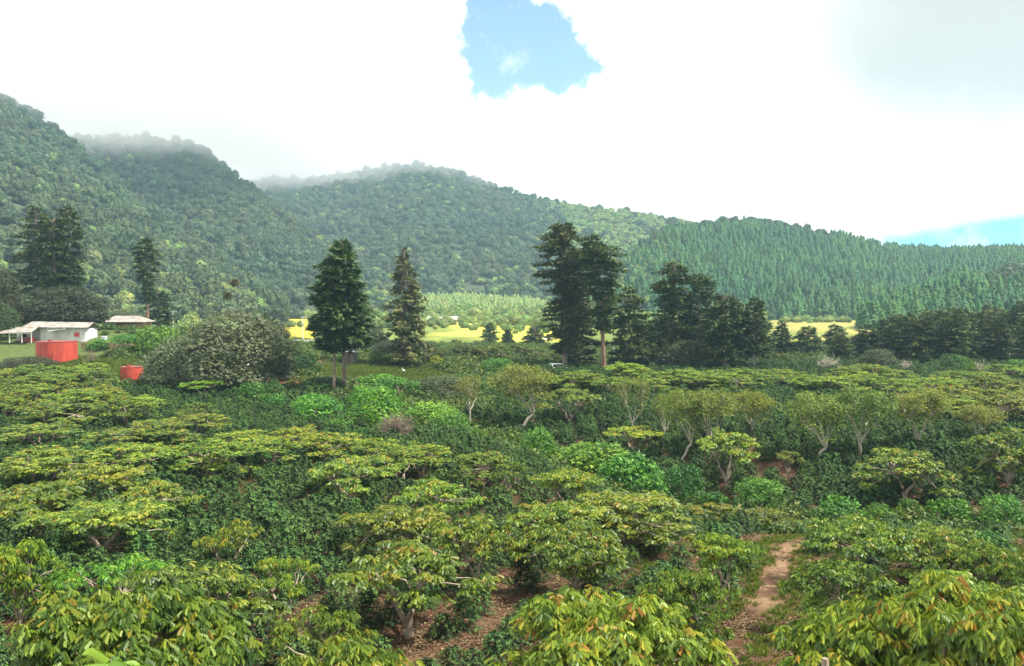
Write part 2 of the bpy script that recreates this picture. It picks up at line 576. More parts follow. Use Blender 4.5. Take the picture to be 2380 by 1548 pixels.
def make_dome(seed, R=3.0, Ht=5.0, lumps=16, n=3600, leaf=.3, mat="bright", tmpl=T_TRIO, low=.05, flat=1.0, bark="bark"):
    """round leafy crown down to the ground, made of uneven lobes"""
    rng = np.random.default_rng(seed)
    cs, rs = [], []
    for k in range(lumps):
        ph = k * 2.39996 + rng.normal(0, .3)
        t = (k + .5) / lumps
        el = math.asin(min(1, t * 1.0))
        rr = R * .66 * math.cos(el) * rng.uniform(.75, 1.12)
        z = Ht * (.30 + .50 * math.sin(el) * flat) * rng.uniform(.9, 1.05)
        cs.append((rr * math.cos(ph), rr * math.sin(ph), z)); rs.append(R * rng.uniform(.30, .50))
    for k in range(lumps // 2):
        ph = rng.uniform(0, TAU)
        cs.append((R * .7 * math.cos(ph), R * .7 * math.sin(ph), Ht * rng.uniform(.14, .3))); rs.append(R * rng.uniform(.25, .38))
    cs = np.array(cs); rs = np.array(rs)
    idx = rng.integers(0, len(cs), n)
    d = rnd_dir(rng, n); d[:, 2] = d[:, 2] * .8 + .2; d = unit(d)
    u = rng.random(n) ** .22
    sc = rs[idx][:, None] * np.array([1, 1, .62 * Ht / (R * 1.7)])
    p = cs[idx] + d * u[:, None] * sc
    ok = p[:, 2] > low * Ht
    # drop leaves buried deep inside neighbouring lobes
    q = np.min(np.linalg.norm((p[:, None] - cs[None]) / np.array([1, 1, .9]), axis=2) / rs[None], axis=1)
    ok &= q > .45
    p, d, u, idx = p[ok], d[ok], u[ok], idx[ok]
    m = len(p)
    ax = d * .7 + rng.normal(0, .45, (m, 3)) + (0, 0, -.3)
    nm = d + (0, 0, .6) + rng.normal(0, .35, (m, 3))
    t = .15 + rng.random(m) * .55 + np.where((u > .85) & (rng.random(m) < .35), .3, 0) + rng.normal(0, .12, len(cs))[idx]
    crown = leaf_mesh("leafy_crown", p, ax, nm, leaf * rng.uniform(.65, 1.3, m), tmpl, t, M[mat])
    tb = Tubes()
    tb.add([(0, 0, -.3), (0, .02, Ht * .25), (.05, 0, Ht * .45)], [R * .07, R * .055, R * .04], 7)
    for k in range(0, len(cs), 2):
        tb.add(limb(rng, (0, 0, Ht * .2), cs[k], .08, 5, .05), np.linspace(R * .035, R * .008, 5), 5)
    return tb.mesh("leafy_trunk", M[bark]), crown


def make_conifer(seed, Ht=28.0, R=4.5, cb=.3, prof="spire", n=7000, tilt=0.0, bark="tallbark", droop=.12, gap=.25, spray=.75, whorls=26, thick=.016, bend=0.0):
    """tall conifer: whorls of limbs, each limb carrying layered sprays"""
    rng = np.random.default_rng(seed)
    tb = Tubes()
    zs = np.linspace(-.5, Ht * .99, 14)
    cx = tilt * Ht * (zs / Ht) ** 2 + bend * np.sin(zs / Ht * 4.5) * Ht
    trunk_pts = np.stack([cx, np.zeros(14), zs], 1)
    r0 = Ht * thick
    tb.add(trunk_pts, r0 * (1 - .9 * np.clip(zs / Ht, 0, 1)) + .02, 9)
    P, D, Nn, T = [], [], [], []
    def width(t):
        if prof == "spire": return (1 - t) ** .75 * (0.72 + .28 * math.sin(t * 23 + seed)) + .05
        if prof == "column": return (min(1, (1 - t) * 2.6) ** .7) * (.72 + .25 * math.sin(t * 17 + seed)) + .04
        if prof == "crown": return math.sin(min(1, .12 + t * .95) * math.pi) ** .6 * (.78 + .25 * math.sin(t * 15 + seed)) + .05
        return (1 - t ** 2.2) * .9 + .1
    for w in range(whorls):
        t = (w + rng.random() * .7) / whorls
        z0 = Ht * (cb + (1 - cb) * t)
        x0 = np.interp(z0, zs, cx)
        nb = rng.integers(4, 7)
        for b in range(nb):
            if rng.random() < gap * .6:
                continue
            an = b / nb * TAU + rng.uniform(0, 1.4) + w * 1.1
            ln = R * width(t) * rng.uniform(.62, 1.15)
            rise = (.10 if prof != "flat" else .2) * ln * rng.uniform(-.4, 1.2)
            s = np.linspace(0, 1, 5)
            bz = z0 + rise * s - droop * ln * s ** 2
            bp = np.stack([x0 + np.cos(an) * ln * s, np.sin(an) * ln * s, bz], 1)
            tb.add(bp, np.linspace(r0 * .22 * (1 - t) + .03, .012, 5), 4)
            m = max(4, int(n / (whorls * 5) * (ln / (R * .6)) ** 1.1))
            q = rng.random(m) ** .75
            c = np.stack([np.interp(q, s, bp[:, k]) for k in range(3)], 1)
            side = np.array([-math.sin(an), math.cos(an), 0])
            wv = rng.normal(0, 1, m) * (.10 + .22 * np.sin(q * 2.6)) * ln * .8
            c = c + side * wv[:, None]
            c[:, 2] += rng.normal(.10, .20, m) - np.abs(wv) * .18
            ax = np.array([math.cos(an), math.sin(an), .1]) + side * np.sign(wv)[:, None] * .6 + rng.normal(0, .35, (m, 3))
            nm = np.array([0, 0, 1.]) + rng.normal(0, .42, (m, 3))
            P.append(c); D.append(ax); Nn.append(nm)
            T.append(rng.random(m) * .7 + .1 + rng.normal(0, .12) + np.where(rng.random(m) < .12, .3, 0))
    m = int(n * .04)
    z = Ht * (1 - .07 * rng.random(m))
    c = np.stack([np.interp(z, zs, cx) + rng.normal(0, .25, m), rng.normal(0, .25, m), z], 1)
    P.append(c); D.append(rng.normal(0, .6, (m, 3)) + (0, 0, .9)); Nn.append(rnd_dir(rng, m)); T.append(rng.random(m) * .8)
    P = np.concatenate(P)
    crown = leaf_mesh("conifer_crown", P, np.concatenate(D), np.concatenate(Nn), spray * rng.uniform(.6, 1.3, len(P)), T_SPRAY, np.concatenate(T), M["conifer"])
    return tb.mesh("conifer_trunk", M[bark]), crown


def make_coffee(seed, R=.84, Ht=1.65, br=78):
    rng = np.random.default_rng(seed)
    P, D, Nn, T, L = [], [], [], [], []
    for k in range(br):
        t = (k + rng.random()) / br
        z0 = Ht * (.10 + .82 * t)
        an = k * 2.39996 + rng.normal(0, .3)
        ln = R * (1.05 * (1 - t) ** .55 + .16) * rng.uniform(.72, 1.15)
        m = 13
        q = np.linspace(.25, 1, m)
        bx = np.stack([math.cos(an) * ln * q, math.sin(an) * ln * q, z0 + .28 * ln * q - .32 * ln * q * q], 1)
        for s in (-1, 1):
            side = np.array([-math.sin(an) * s, math.cos(an) * s, 0])
            P.append(bx + rng.normal(0, .025, (m, 3)))
            D.append(side * .75 + np.array([math.cos(an), math.sin(an), 0]) * .7 + rng.normal(0, .3, (m, 3)) + (0, 0, -.30))
            Nn.append(np.array([0, 0, 1.]) + np.array([math.cos(an), math.sin(an), 0]) * .45 + rng.normal(0, .3, (m, 3)))
            T.append(np.where(q > .8, .42, .0) + .25 * t + rng.random(m) ** 1.6 * .45)  # outer and upper leaves lighter: highlights and inner dark put into the tint
            L.append(rng.uniform(.09, .145, m))
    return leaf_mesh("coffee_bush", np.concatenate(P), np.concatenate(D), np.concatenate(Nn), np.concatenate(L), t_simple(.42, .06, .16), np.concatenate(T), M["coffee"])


def make_card_crown(seed, R=1.0, Ht=1.0, n=620, mat="forest", size=.26, shape="round"):
    """far-off tree crown of unit size: leaf clumps over an uneven lobed volume"""
    rng = np.random.default_rng(seed)
    if shape == "round":
        k = 9
        cs = rng.normal(0, 1, (k, 3)); cs = unit(cs) * rng.uniform(.25, .55, (k, 1)); cs[:, 2] = cs[:, 2] * .55 + .55
        rs = rng.uniform(.30, .5, k)
        idx = rng.integers(0, k, n)
        d = rnd_dir(rng, n); d[:, 2] = d[:, 2] * .7 + .3; d = unit(d)
        p = cs[idx] + d * (rs[idx] * rng.uniform(.8, 1.22, n))[:, None]
        nm = d + rng.normal(0, .4, (n, 3)); ax = np.cross(nm, rnd_dir(rng, n))
        t = rng.random(n) * .5 + rng.normal(.2, .2, k)[idx]
        L = size * rng.uniform(.5, 1.1, n)
        tm = t_simple(.8, .05, .1)
        V, Fc, kk = leaves(p, ax, nm, L, tm)
        tn = np.repeat(np.clip(t, 0, 1), kk)
        VV, FF, TT = [V], [Fc], [tn]; off = len(V)
        bmx = bmesh.new(); bmesh.ops.create_icosphere(bmx, subdivisions=2, radius=1)
        iv = np.array([v.co[:] for v in bmx.verts]); ifc = np.array([[v.index for v in f.verts] for f in bmx.faces]); bmx.free()
        for q in range(k):
            jv = cs[q] + iv * rs[q] * (1 + .22 * rng.normal(0, 1, (len(iv), 1)).clip(-1.5, 1.5) * .7) * .93
            VV.append(jv); FF.append(ifc + off); TT.append(np.full(len(iv), np.clip(rng.normal(.3, .2), 0, 1))); off += len(iv)
        return mesh_np("far_crown", np.concatenate(VV), np.concatenate(FF), M[mat], np.concatenate(TT))
    else:
        # stacked ragged skirts of foliage round a leader
        VV, FF, TT, off = [], [], [], 0
        tiers = 8
        for q in range(tiers):
            f = q / tiers
            z0, z1 = .10 + .80 * f, .10 + .80 * f + .26 * (1 - .45 * f)
            r = (.25 * (1 - f) ** .8 + .035) * rng.uniform(.82, 1.15)
            m = 9
            an = np.arange(m) / m * TAU + rng.uniform(0, 1)
            rr = r * np.where(np.arange(m) % 2 == 0, rng.uniform(.95, 1.25, m), rng.uniform(.5, .75, m))
            ring = np.stack([np.cos(an) * rr, np.sin(an) * rr, z0 + rng.normal(0, .015, m) - .02], 1)
            V = np.concatenate([ring, [[rng.normal(0, .006), rng.normal(0, .006), z1]]])
            fc = np.stack([np.arange(m), (np.arange(m) + 1) % m, np.full(m, m)], 1)
            VV.append(V); FF.append(fc + off); off += len(V)
            TT.append(np.concatenate([np.clip(rng.normal(.55, .2, m), 0, 1), [.15]]))
        return mesh_np("far_crown", np.concatenate(VV), np.concatenate(FF), M[mat], np.concatenate(TT))


# ------------------------------------------------------------------ scatter of uncountable cover
def gn_scatter(name, pts, scl, rot, idx, protos, label, cat):
    col = bpy.data.collections.new(name + "_sources")
    for k, me in enumerate(protos):
        o = bpy.data.objects.new("%s_source_%02d" % (name, k), me)
        col.objects.link(o)
    me = bpy.data.meshes.new(name)
    pts = np.asarray(pts, np.float32)
    me.vertices.add(len(pts))
    me.vertices.foreach_set("co", pts.ravel())
    a = me.attributes.new("scl", "FLOAT_VECTOR", "POINT"); a.data.foreach_set("vector", np.asarray(scl, np.float32).ravel())
    a = me.attributes.new("rot", "FLOAT", "POINT"); a.data.foreach_set("value", np.asarray(rot, np.float32))
    a = me.attributes.new("pick", "INT", "POINT"); a.data.foreach_set("value", np.asarray(idx, np.int32))
    me.update()
    ob = bpy.data.objects.new(name, me)
    COL.objects.link(ob)
    ng = bpy.data.node_groups.new(name + "_scatter", "GeometryNodeTree")
    ng.interface.new_socket("Geometry", in_out="INPUT", socket_type="NodeSocketGeometry")
    ng.interface.new_socket("Geometry", in_out="OUTPUT", socket_type="NodeSocketGeometry")
    gi = ng.nodes.new("NodeGroupInput"); go = ng.nodes.new("NodeGroupOutput")
    ci = ng.nodes.new("GeometryNodeCollectionInfo")
    ci.inputs["Collection"].default_value = col
    ci.inputs["Separate Children"].default_value = True
    ci.inputs["Reset Children"].default_value = True
    ip = ng.nodes.new("GeometryNodeInstanceOnPoints")
    ip.inputs["Pick Instance"].default_value = True
    def attr(nm, dt):
        n = ng.nodes.new("GeometryNodeInputNamedAttribute"); n.data_type = dt; n.inputs[0].default_value = nm
        return n.outputs[0]
    cx = ng.nodes.new("ShaderNodeCombineXYZ")
    ng.links.new(attr("rot", "FLOAT"), cx.inputs[2])
    ng.links.new(gi.outputs[0], ip.inputs["Points"])
    ng.links.new(ci.outputs[0], ip.inputs["Instance"])
    ng.links.new(attr("pick", "INT"), ip.inputs["Instance Index"])
    ng.links.new(cx.outputs[0], ip.inputs["Rotation"])
    ng.links.new(attr("scl", "FLOAT_VECTOR"), ip.inputs["Scale"])
    ng.links.new(ip.outputs[0], go.inputs[0])
    md = ob.modifiers.new("scatter", "NODES"); md.node_group = ng
    tag(ob, label, cat, kind="stuff")
    return ob


# ------------------------------------------------------------------ sky and light
SUN_EL, SUN_AZ = math.radians(57), math.radians(100)      # azimuth from straight ahead, to the right
w = bpy.data.worlds.new("World")
scene.world = w
w.use_nodes = True
nt = w.node_tree
nt.nodes.clear()
wo = nt.nodes.new("ShaderNodeOutputWorld")
bg = nt.nodes.new("ShaderNodeBackground")
nt.links.new(bg.outputs[0], wo.inputs[0])
sky = nt.nodes.new("ShaderNodeTexSky")
sky.sky_type = "NISHITA"; sky.sun_disc = False
sky.sun_elevation = SUN_EL; sky.sun_rotation = SUN_AZ
sky.altitude = 1400
SKY_S = .1
bg.inputs[1].default_value = SKY_S
tc = nt.nodes.new("ShaderNodeTexCoord")
sxyz = nt.nodes.new("ShaderNodeSeparateXYZ")
nt.links.new(tc.outputs["Generated"], sxyz.inputs[0])
yy = math_n(nt, "MAXIMUM", sxyz.outputs[1], .05)
# sky bearings: azimuth and height slopes, in hundredths of a radian-like unit
az = math_n(nt, "MULTIPLY", math_n(nt, "DIVIDE", sxyz.outputs[0], yy), 100)
el = math_n(nt, "MULTIPLY", math_n(nt, "DIVIDE", sxyz.outputs[2], yy), 100)
cn = N(nt, "TexNoise", Scale=9.0, Detail=9.0, Roughness=.62)
nt.links.new(tc.outputs["Generated"], cn.inputs["Vector"])
wob = math_n(nt, "MULTIPLY", math_n(nt, "SUBTRACT", cn.outputs["Fac"], .5), 13)


def halfplane(a, b, c, wv=1.0):
    s = math_n(nt, "ADD", math_n(nt, "MULTIPLY", az, a), math_n(nt, "MULTIPLY", el, b))
    s = math_n(nt, "ADD", s, c)
    return s


# gap in the cloud: inside where all are > 0 (units 1/100 slope)
g = halfplane(1, 0, 6.2)                                   # left edge az > -6.2
g = math_n(nt, "MINIMUM", g, halfplane(-.655, -.756, 26.6))  # upper right slanting edge
g = math_n(nt, "MINIMUM", g, halfplane(-.285, .958, -21.2))  # lower edge
g = math_n(nt, "ADD", g, wob)
hole = nt.nodes.new("ShaderNodeMapRange"); hole.interpolation_type = "SMOOTHSTEP"
hole.inputs["From Min"].default_value = -.35; hole.inputs["From Max"].default_value = .9
nt.links.new(g, hole.inputs["Value"])
# low strip of clear air at the right
g2 = halfplane(.16, -1, 0.6)
g2 = math_n(nt, "MINIMUM", g2, halfplane(.5, 0, -20.5))
g2 = math_n(nt, "ADD", g2, math_n(nt, "MULTIPLY", wob, .25))
hole2 = nt.nodes.new("ShaderNodeMapRange"); hole2.interpolation_type = "SMOOTHSTEP"
hole2.inputs["From Min"].default_value = -.8; hole2.inputs["From Max"].default_value = 1.2
nt.links.new(g2, hole2.inputs["Value"])
clear = math_n(nt, "MAXIMUM", math_n(nt, "MULTIPLY", hole.outputs[0], 1.0), hole2.outputs[0])
wisp = N(nt, "TexNoise", Scale=22.0, Detail=7.0, Roughness=.6)
nt.links.new(tc.outputs["Generated"], wisp.inputs["Vector"])
wr = nt.nodes.new("ShaderNodeMapRange")
wr.inputs["From Min"].default_value = .56; wr.inputs["From Max"].default_value = .78
wr.inputs["To Min"].default_value = 1.0; wr.inputs["To Max"].default_value = .45
nt.links.new(wisp.outputs["Fac"], wr.inputs["Value"])
clear = math_n(nt, "MULTIPLY", clear, wr.outputs[0])
# grey underside of the cloud at the upper right
def soft(v, lo, hi):
    n = nt.nodes.new("ShaderNodeMapRange"); n.interpolation_type = "SMOOTHSTEP"
    n.inputs["From Min"].default_value = lo; n.inputs["From Max"].default_value = hi
    nt.links.new(v, n.inputs["Value"])
    return n.outputs[0]


big = N(nt, "TexNoise", Scale=3.2, Detail=4.0, Roughness=.55)
nt.links.new(tc.outputs["Generated"], big.inputs["Vector"])
bw = math_n(nt, "MULTIPLY", math_n(nt, "SUBTRACT", big.outputs["Fac"], .5), 34)
gm = math_n(nt, "MULTIPLY", soft(math_n(nt, "ADD", halfplane(1, .25, -34), bw), -8, 22), soft(math_n(nt, "ADD", halfplane(.14, 1, -28), math_n(nt, "MULTIPLY", bw, .5)), -6, 6))
CW = .85 / SKY_S
cloud = mixc(nt, gm, (CW, CW, CW), (CW * .45, CW * .455, CW * .42))
air = mixc(nt, 1.0, sky.outputs[0], (1.15, 1.22, 1.42), "MULTIPLY")
air = mixc(nt, hole2.outputs[0], air, mixc(nt, 1.0, sky.outputs[0], (.36, .95, 1.45), "MULTIPLY"))
nt.links.new(mixc(nt, clear, cloud, air), bg.inputs[0])

sun = bpy.data.lights.new("sun", "SUN")
sun.energy = 5.0
sun.angle = math.radians(3.0)
sun.color = (1, .95, .86)
so = bpy.data.objects.new("sun", sun)
COL.objects.link(so)
so.rotation_euler = (math.pi / 2 - SUN_EL, 0, math.pi - SUN_AZ)
so.location = (0, 0, 200)

# ------------------------------------------------------------------ ground
ROWD = np.array([.45, .893]); ROWN = np.array([.893, -.45])
ROW_SP, ROW_0 = 2.67, -7.25
PATH = np.array([[-4, 8], [4, 24], [6.5, 29], [10.3, 36], [14.4, 46], [17.5, 53], [21, 58]])


def dist_poly(x, y, poly):
    d = np.full(np.shape(x), 1e9)
    for a, b in zip(poly[:-1], poly[1:]):
        ab = b - a
        t = np.clip(((x - a[0]) * ab[0] + (y - a[1]) * ab[1]) / (ab @ ab), 0, 1)
        d = np.minimum(d, np.hypot(x - a[0] - t * ab[0], y - a[1] - t * ab[1]))
    return d


def grassy(x, y):
    """0..1 how much grass grows between the coffee rows and on the lawns"""
    n = fbm(x / 3, y / 3, 21)
    a = sstep(3, 9, x) * sstep(31, 37, y) * (1 - sstep(60, 66, y)) * (1 - sstep(24, 32, x)) * sstep(.36, .56, n)
    ph = (ROWN[0] * x + ROWN[1] * y - ROW_0) / ROW_SP
    a = a * sstep(.50, .28, np.abs(ph - np.round(ph)))
    lawn = np.exp(-((x + 68) / 22) ** 2 - ((y - 153) / 13) ** 2)
    glade = np.exp(-((x + 22) / 20) ** 2 - ((y - 158) / 20) ** 2) * .9
    return np.clip(np.maximum(a, np.maximum(sstep(.35, .6, lawn), sstep(.3, .7, glade))), 0, 1)


ys = np.concatenate([np.arange(-60, 14, 3), np.arange(14, 70, .35), np.arange(70, 130, .8), np.arange(130, 260, 1.8), np.geomspace(260, 6500, 90)])
ss = np.linspace(-1.25, 1.25, 420)
gy, gs = np.meshgrid(ys, ss, indexing="ij")
gx = gs * (np.maximum(gy, 0) + 45)
gz = H(gx, gy)
V = np.stack([gx, gy, gz], -1).reshape(-1, 3)
ny, nx = gx.shape
i = np.arange(ny - 1)[:, None] * nx + np.arange(nx - 1)[None]
Fq = np.stack([i, i + 1, i + nx + 1, i + nx], -1).reshape(-1, 4)
me = mesh_np("ground", V, Fq, M["ground"], smooth=True)
X, Y = V[:, 0].astype(float), V[:, 1].astype(float)
soil = np.array([.105, .054, .034]); litter = np.array([.27, .18, .105]); grass = np.array([.12, .20, .03])
yellow = np.array([.50, .44, .05]); scrub = np.array([.07, .11, .03]); palef = np.array([.17, .23, .05])
c = np.tile(soil, (len(X), 1))
def over(c, m, col): return c * (1 - m[:, None]) + np.asarray(col) * m[:, None]
c = over(c, sstep(.45, .75, fbm(X / 1.7, Y / 1.7, 5)) * .55, litter)

c = over(c, grassy(X, Y) * sstep(.6, 1.5, dist_poly(X, Y, PATH)), grass * .8)
c = over(c, (1 - sstep(.4, 1.2, dist_poly(X, Y, PATH) + .7 * (fbm(X, Y, 79) - .5))) * .9 * sstep(.34, .62, fbm(X / 1.3, Y / 1.3, 77)), litter)
c = over(c, sstep(9, 4, np.abs(valley_d(X, Y))) * sstep(-25, -5, X), scrub)
c = over(c, sstep(-36, -48, X) * 0 + (1 - sstep(-48, -36, X)) * sstep(128, 140, Y) * (1 - grassy(X, Y)) * .9, scrub * 1.2)
c = over(c, sstep(1.15, .6, np.hypot((X + 43) / 14, (Y - 146) / 11) + .5 * (fbm(X / 3, Y / 3, 44) - .5)), soil * 1.25)
c = over(c, sstep(175, 200, Y) * .9, scrub)
c = over(c, sstep(250, 320, Y), palef * .8)
vx_, _ = project(V.astype(float))
fm = sstep(300, 330, Y) * (1 - sstep(640, 800, Y))
azx = X / np.maximum(Y, 1)
c = over(c, fm * (sstep(-.32, -.28, azx) * (1 - sstep(-.21, -.19, azx))), yellow)  # yellow bloom, brightened so the colour carries full sun on the fields
c = over(c, fm * (sstep(-.105, -.08, azx) * (1 - sstep(.05, .07, azx))) * sstep(.2, .5, fbm(X / 40, Y / 70, 31)), np.array([.62, .58, .09]))
c = over(c, fm * .45 * sstep(.5, .7, fbm(X / 9, Y / 22, 37)), palef * 1.5)
c = over(c, sstep(290, 330, Y) * sstep(.26, .3, azx) * (1 - sstep(.41, .44, azx)) * .9 * sstep(.3, .6, fbm(X / 30, Y / 50, 33)), np.array([.33, .30, .09]))
a = me.color_attributes.new("cover", "FLOAT_COLOR", "POINT")
a.data.foreach_set("color", np.concatenate([c, np.ones((len(c), 1))], 1).astype(np.float32).ravel())
go = bpy.data.objects.new("ground", me); COL.objects.link(go); tag(go, kind="structure")

# ------------------------------------------------------------------ hills
def hill(name, prof, foot, zf=-17.0, seed=1, gully=14.0, pw=.95, nv=150, ntt=34):
    """prof: (bearing x, ridge y, ridge distance); foot: (bearing x, foot distance)"""
    prof = np.array(prof, float); foot = np.array(foot, float)
    vx = np.linspace(prof[0, 0], prof[-1, 0], nv)
    vy = np.interp(vx, prof[:, 0], prof[:, 1]); dr = np.interp(vx, prof[:, 0], prof[:, 2])
    df = np.interp(vx, foot[:, 0], foot[:, 1])
    sx, sz = ray(vx, vy)
    sx0, _ = ray(vx, 690)
    zr = sz * dr
    t = np.concatenate([np.linspace(0, 1, ntt), [1.08, 1.2, 1.45]])
    Tm, I = np.meshgrid(t, np.arange(nv), indexing="ij")
    Dm = df[I] + Tm * (dr - df)[I]
    f = np.where(Tm <= 1, np.clip(Tm, 0, 1) ** pw, 1 - (Tm - 1) * 1.6)
    Zm = zf + (zr[I] - zf) * f
    Xm = sx0[I] * Dm
    env = np.clip(np.sin(np.clip(Tm, 0, 1) * math.pi), 0, 1) ** .7
    Zm = Zm + env * gully * (fbm(Xm / 120, Dm / 260, seed, 4) - .5) * 2 + 3 * env * (fbm(Xm / 35, Dm / 60, seed + 9, 2) - .5)
    Zm = Zm - 2.0 * (Tm < .01)
    V = np.stack([Xm, Dm, Zm + ZC], -1)
    nr, nc = Tm.shape
    i = np.arange(nr - 1)[:, None] * nc + np.arange(nc - 1)[None]
    Fq = np.stack([i, i + 1, i + nc + 1, i + nc], -1).reshape(-1, 4)
    me = mesh_np(name, V.reshape(-1, 3), Fq, M["hill"], smooth=True)
    o = bpy.data.objects.new(name, me); COL.objects.link(o); tag(o, kind="structure")
    return V, Tm


def hill_points(V, spacing, seed, vmin=-140, vmax=2520, jitter=1.0):
    """points spread over a hill by area"""
    rng = np.random.default_rng(seed)
    A, B, C, D_ = V[:-1, :-1], V[:-1, 1:], V[1:, 1:], V[1:, :-1]
    ar = (np.linalg.norm(np.cross(B - A, D_ - A), axis=-1) + np.linalg.norm(np.cross(B - C, D_ - C), axis=-1)) / 2
    n = int(ar.sum() / spacing ** 2)
    pr = (ar / ar.sum()).ravel()
    k = rng.choice(len(pr), n, p=pr)
    i, j = np.unravel_index(k, ar.shape)
    u, v = rng.random(n)[:, None], rng.random(n)[:, None]
    p = (A[i, j] * (1 - u) + B[i, j] * u) * (1 - v) + (D_[i, j] * (1 - u) + C[i, j] * u) * v
    vx, vy = project(p)
    ok = (vx > vmin) & (vx < vmax)
    # thin out to an even spread
    p, i = p[ok], i[ok]
    cell = {}
    keep = []
    s = spacing * .72
    for q in range(len(p)):
        key = (int(p[q, 0] // s), int(p[q, 1] // s))
        if key in cell: continue
        cell[key] = 1; keep.append(q)
    return p[keep], i[keep]


def random_dims(rng, n, wlo, whi, asp_lo, asp_hi):
    wd = rng.uniform(wlo, whi, n)
    return np.stack([wd, wd, wd * rng.uniform(asp_lo, asp_hi, n)], 1)


forest_protos = [make_card_crown(200 + k) for k in range(6)]
pine_protos = [make_card_crown(220 + k, n=260, mat="pine", size=.34, shape="cone") for k in range(9)]
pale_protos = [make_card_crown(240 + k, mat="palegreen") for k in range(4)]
palepine_protos = [make_card_crown(250 + k, n=260, mat="palegreen", size=.34, shape="cone") for k in range(3)]

fp, fs = [], []
lp, ls = [], []
def add_forest(V, sp, seed, wlo, whi, vmax=2520, pale=None):
    p, _ = hill_points(V, sp, seed, vmax=vmax)
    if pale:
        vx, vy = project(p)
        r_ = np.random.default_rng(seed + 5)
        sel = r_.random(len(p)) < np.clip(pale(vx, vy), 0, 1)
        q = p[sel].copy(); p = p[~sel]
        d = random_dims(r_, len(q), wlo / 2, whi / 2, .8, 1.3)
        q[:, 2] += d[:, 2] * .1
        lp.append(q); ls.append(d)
    rng = np.random.default_rng(seed + 1)
    d = random_dims(rng, len(p), wlo / 2, whi / 2, .75, 1.5) * rng.choice([.7, 1, 1.3], len(p), p=[.35, .45, .2])[:, None]
    p = p.copy(); p[:, 2] += d[:, 2] * .1
    fp.append(p); fs.append(d)

V1, T1 = hill("hill_front_left", [(-160, 90, 980), (0, 222, 960), (75, 272, 940), (140, 310, 920), (230, 388, 880), (330, 476, 830), (400, 528, 780), (470, 580, 730), (560, 648, 660), (660, 715, 580)],
              [(-160, 380), (300, 400), (660, 480)], seed=3)
V2, T2 = hill("hill_second_left", [(60, 330, 1250), (190, 322, 1230), (300, 324, 1220), (440, 336, 1200), (480, 352, 1190), (540, 405, 1170), (600, 448, 1150), (650, 486, 1120), (700, 526, 1090), (770, 575, 1040), (830, 614, 990), (890, 662, 920), (960, 725, 820)],
              [(60, 760), (600, 620), (960, 700)], seed=5)
V3, T3 = hill("hill_middle", [(440, 452, 1750), (620, 422, 1740), (750, 417, 1720), (860, 402, 1700), (940, 388, 1680), (1000, 393, 1650), (1080, 412, 1620), (1170, 446, 1580), (1220, 462, 1560), (1320, 484, 1500), (1420, 492, 1450), (1520, 506, 1400), (1600, 525, 1350), (1760, 580, 1300)],
              [(440, 1000), (900, 900), (1300, 900), (1760, 900)], seed=8, gully=20)
V4, T4 = hill("hill_right_pine", [(1330, 745, 700), (1400, 672, 800), (1440, 628, 850), (1500, 568, 910), (1560, 530, 950), (1640, 526, 980), (1730, 512, 1000), (1800, 524, 1000), (1870, 540, 1000), (1960, 562, 1000), (2050, 588, 1000), (2200, 598, 1000), (2380, 592, 1000), (2560, 585, 1000)],
              [(1330, 640), (1500, 625), (2050, 610), (2560, 600)], seed=12, gully=8)
V5, T5 = hill("hill_right_front", [(2000, 762, 470), (2060, 742, 500), (2150, 702, 540), (2250, 662, 590), (2380, 625, 640), (2560, 590, 690)],
              [(2000, 440), (2200, 420), (2560, 410)], seed=15, gully=4)
V6, T6 = hill("hill_young_plantation", [(900, 735, 780), (980, 706, 860), (1100, 704, 870), (1230, 712, 870), (1330, 738, 800)],
              [(900, 740), (1100, 700), (1330, 740)], seed=18, gully=2)
add_forest(V1, 5.8, 31, 6, 12.5, 900, lambda a, b: .03 + .15 * sstep(560, 680, b))
add_forest(V2, 6.3, 33, 6, 13, 1150, lambda a, b: .02 + .3 * sstep(740, 860, a))
add_forest(V3, 7.4, 35, 7, 15, 1900, lambda a, b: .04 + .8 * sstep(1230, 1330, a) * (1 - sstep(560, 660, b)) + .2 * sstep(600, 680, b))  # pale crowns on the right spur and low slopes carry sunlight in their colour
p, ii = hill_points(V4, 4.6, 37)
vx, vy = project(p)
crest = (T4[ii, 0] > .86) & (vx < 1930) & (vx > 1480)
rng = np.random.default_rng(38)
fp.append(p[crest][::4]); fs.append(random_dims(rng, len(p[crest][::4]), 3.5, 7.5, .7, 1.3))
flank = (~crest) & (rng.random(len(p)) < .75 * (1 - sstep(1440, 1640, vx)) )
q = p[flank][::2]; lp.append(q); ls.append(random_dims(rng, len(q), 2.5, 5.0, .9, 1.6))  # paler trees on the left flank: its sunlight is put into the colour
crest = crest | flank
pp = [p[~crest]]; hh = rng.uniform(9.5, 16.5, len(pp[0])); ps_ = [np.stack([hh * rng.uniform(.8, 1.1, len(hh)), hh * rng.uniform(.8, 1.1, len(hh)), hh], 1)]
p, ii = hill_points(V5, 4.6, 39)
vx, vy = project(p)
clump = ((vx - 2330) / 75) ** 2 + ((vy - 650) / 38) ** 2 < 1
fp.append(p[clump][::4]); fs.append(random_dims(rng, len(p[clump][::4]), 5, 8, .7, 1.0))
q = p[~clump]; hh = rng.uniform(10, 16, len(q)); pp.append(q); ps_.append(np.stack([hh, hh, hh], 1))
fp = np.concatenate(fp); fs = np.concatenate(fs); n = len(fp)
gn_scatter("forest", fp, fs, RNG.uniform(0, TAU, n), RNG.integers(0, len(forest_protos), n), forest_protos, "hazy broadleaf forest covering the hills behind the farm", "forest")
pp = np.concatenate(pp); ps_ = np.concatenate(ps_); n2 = len(pp)
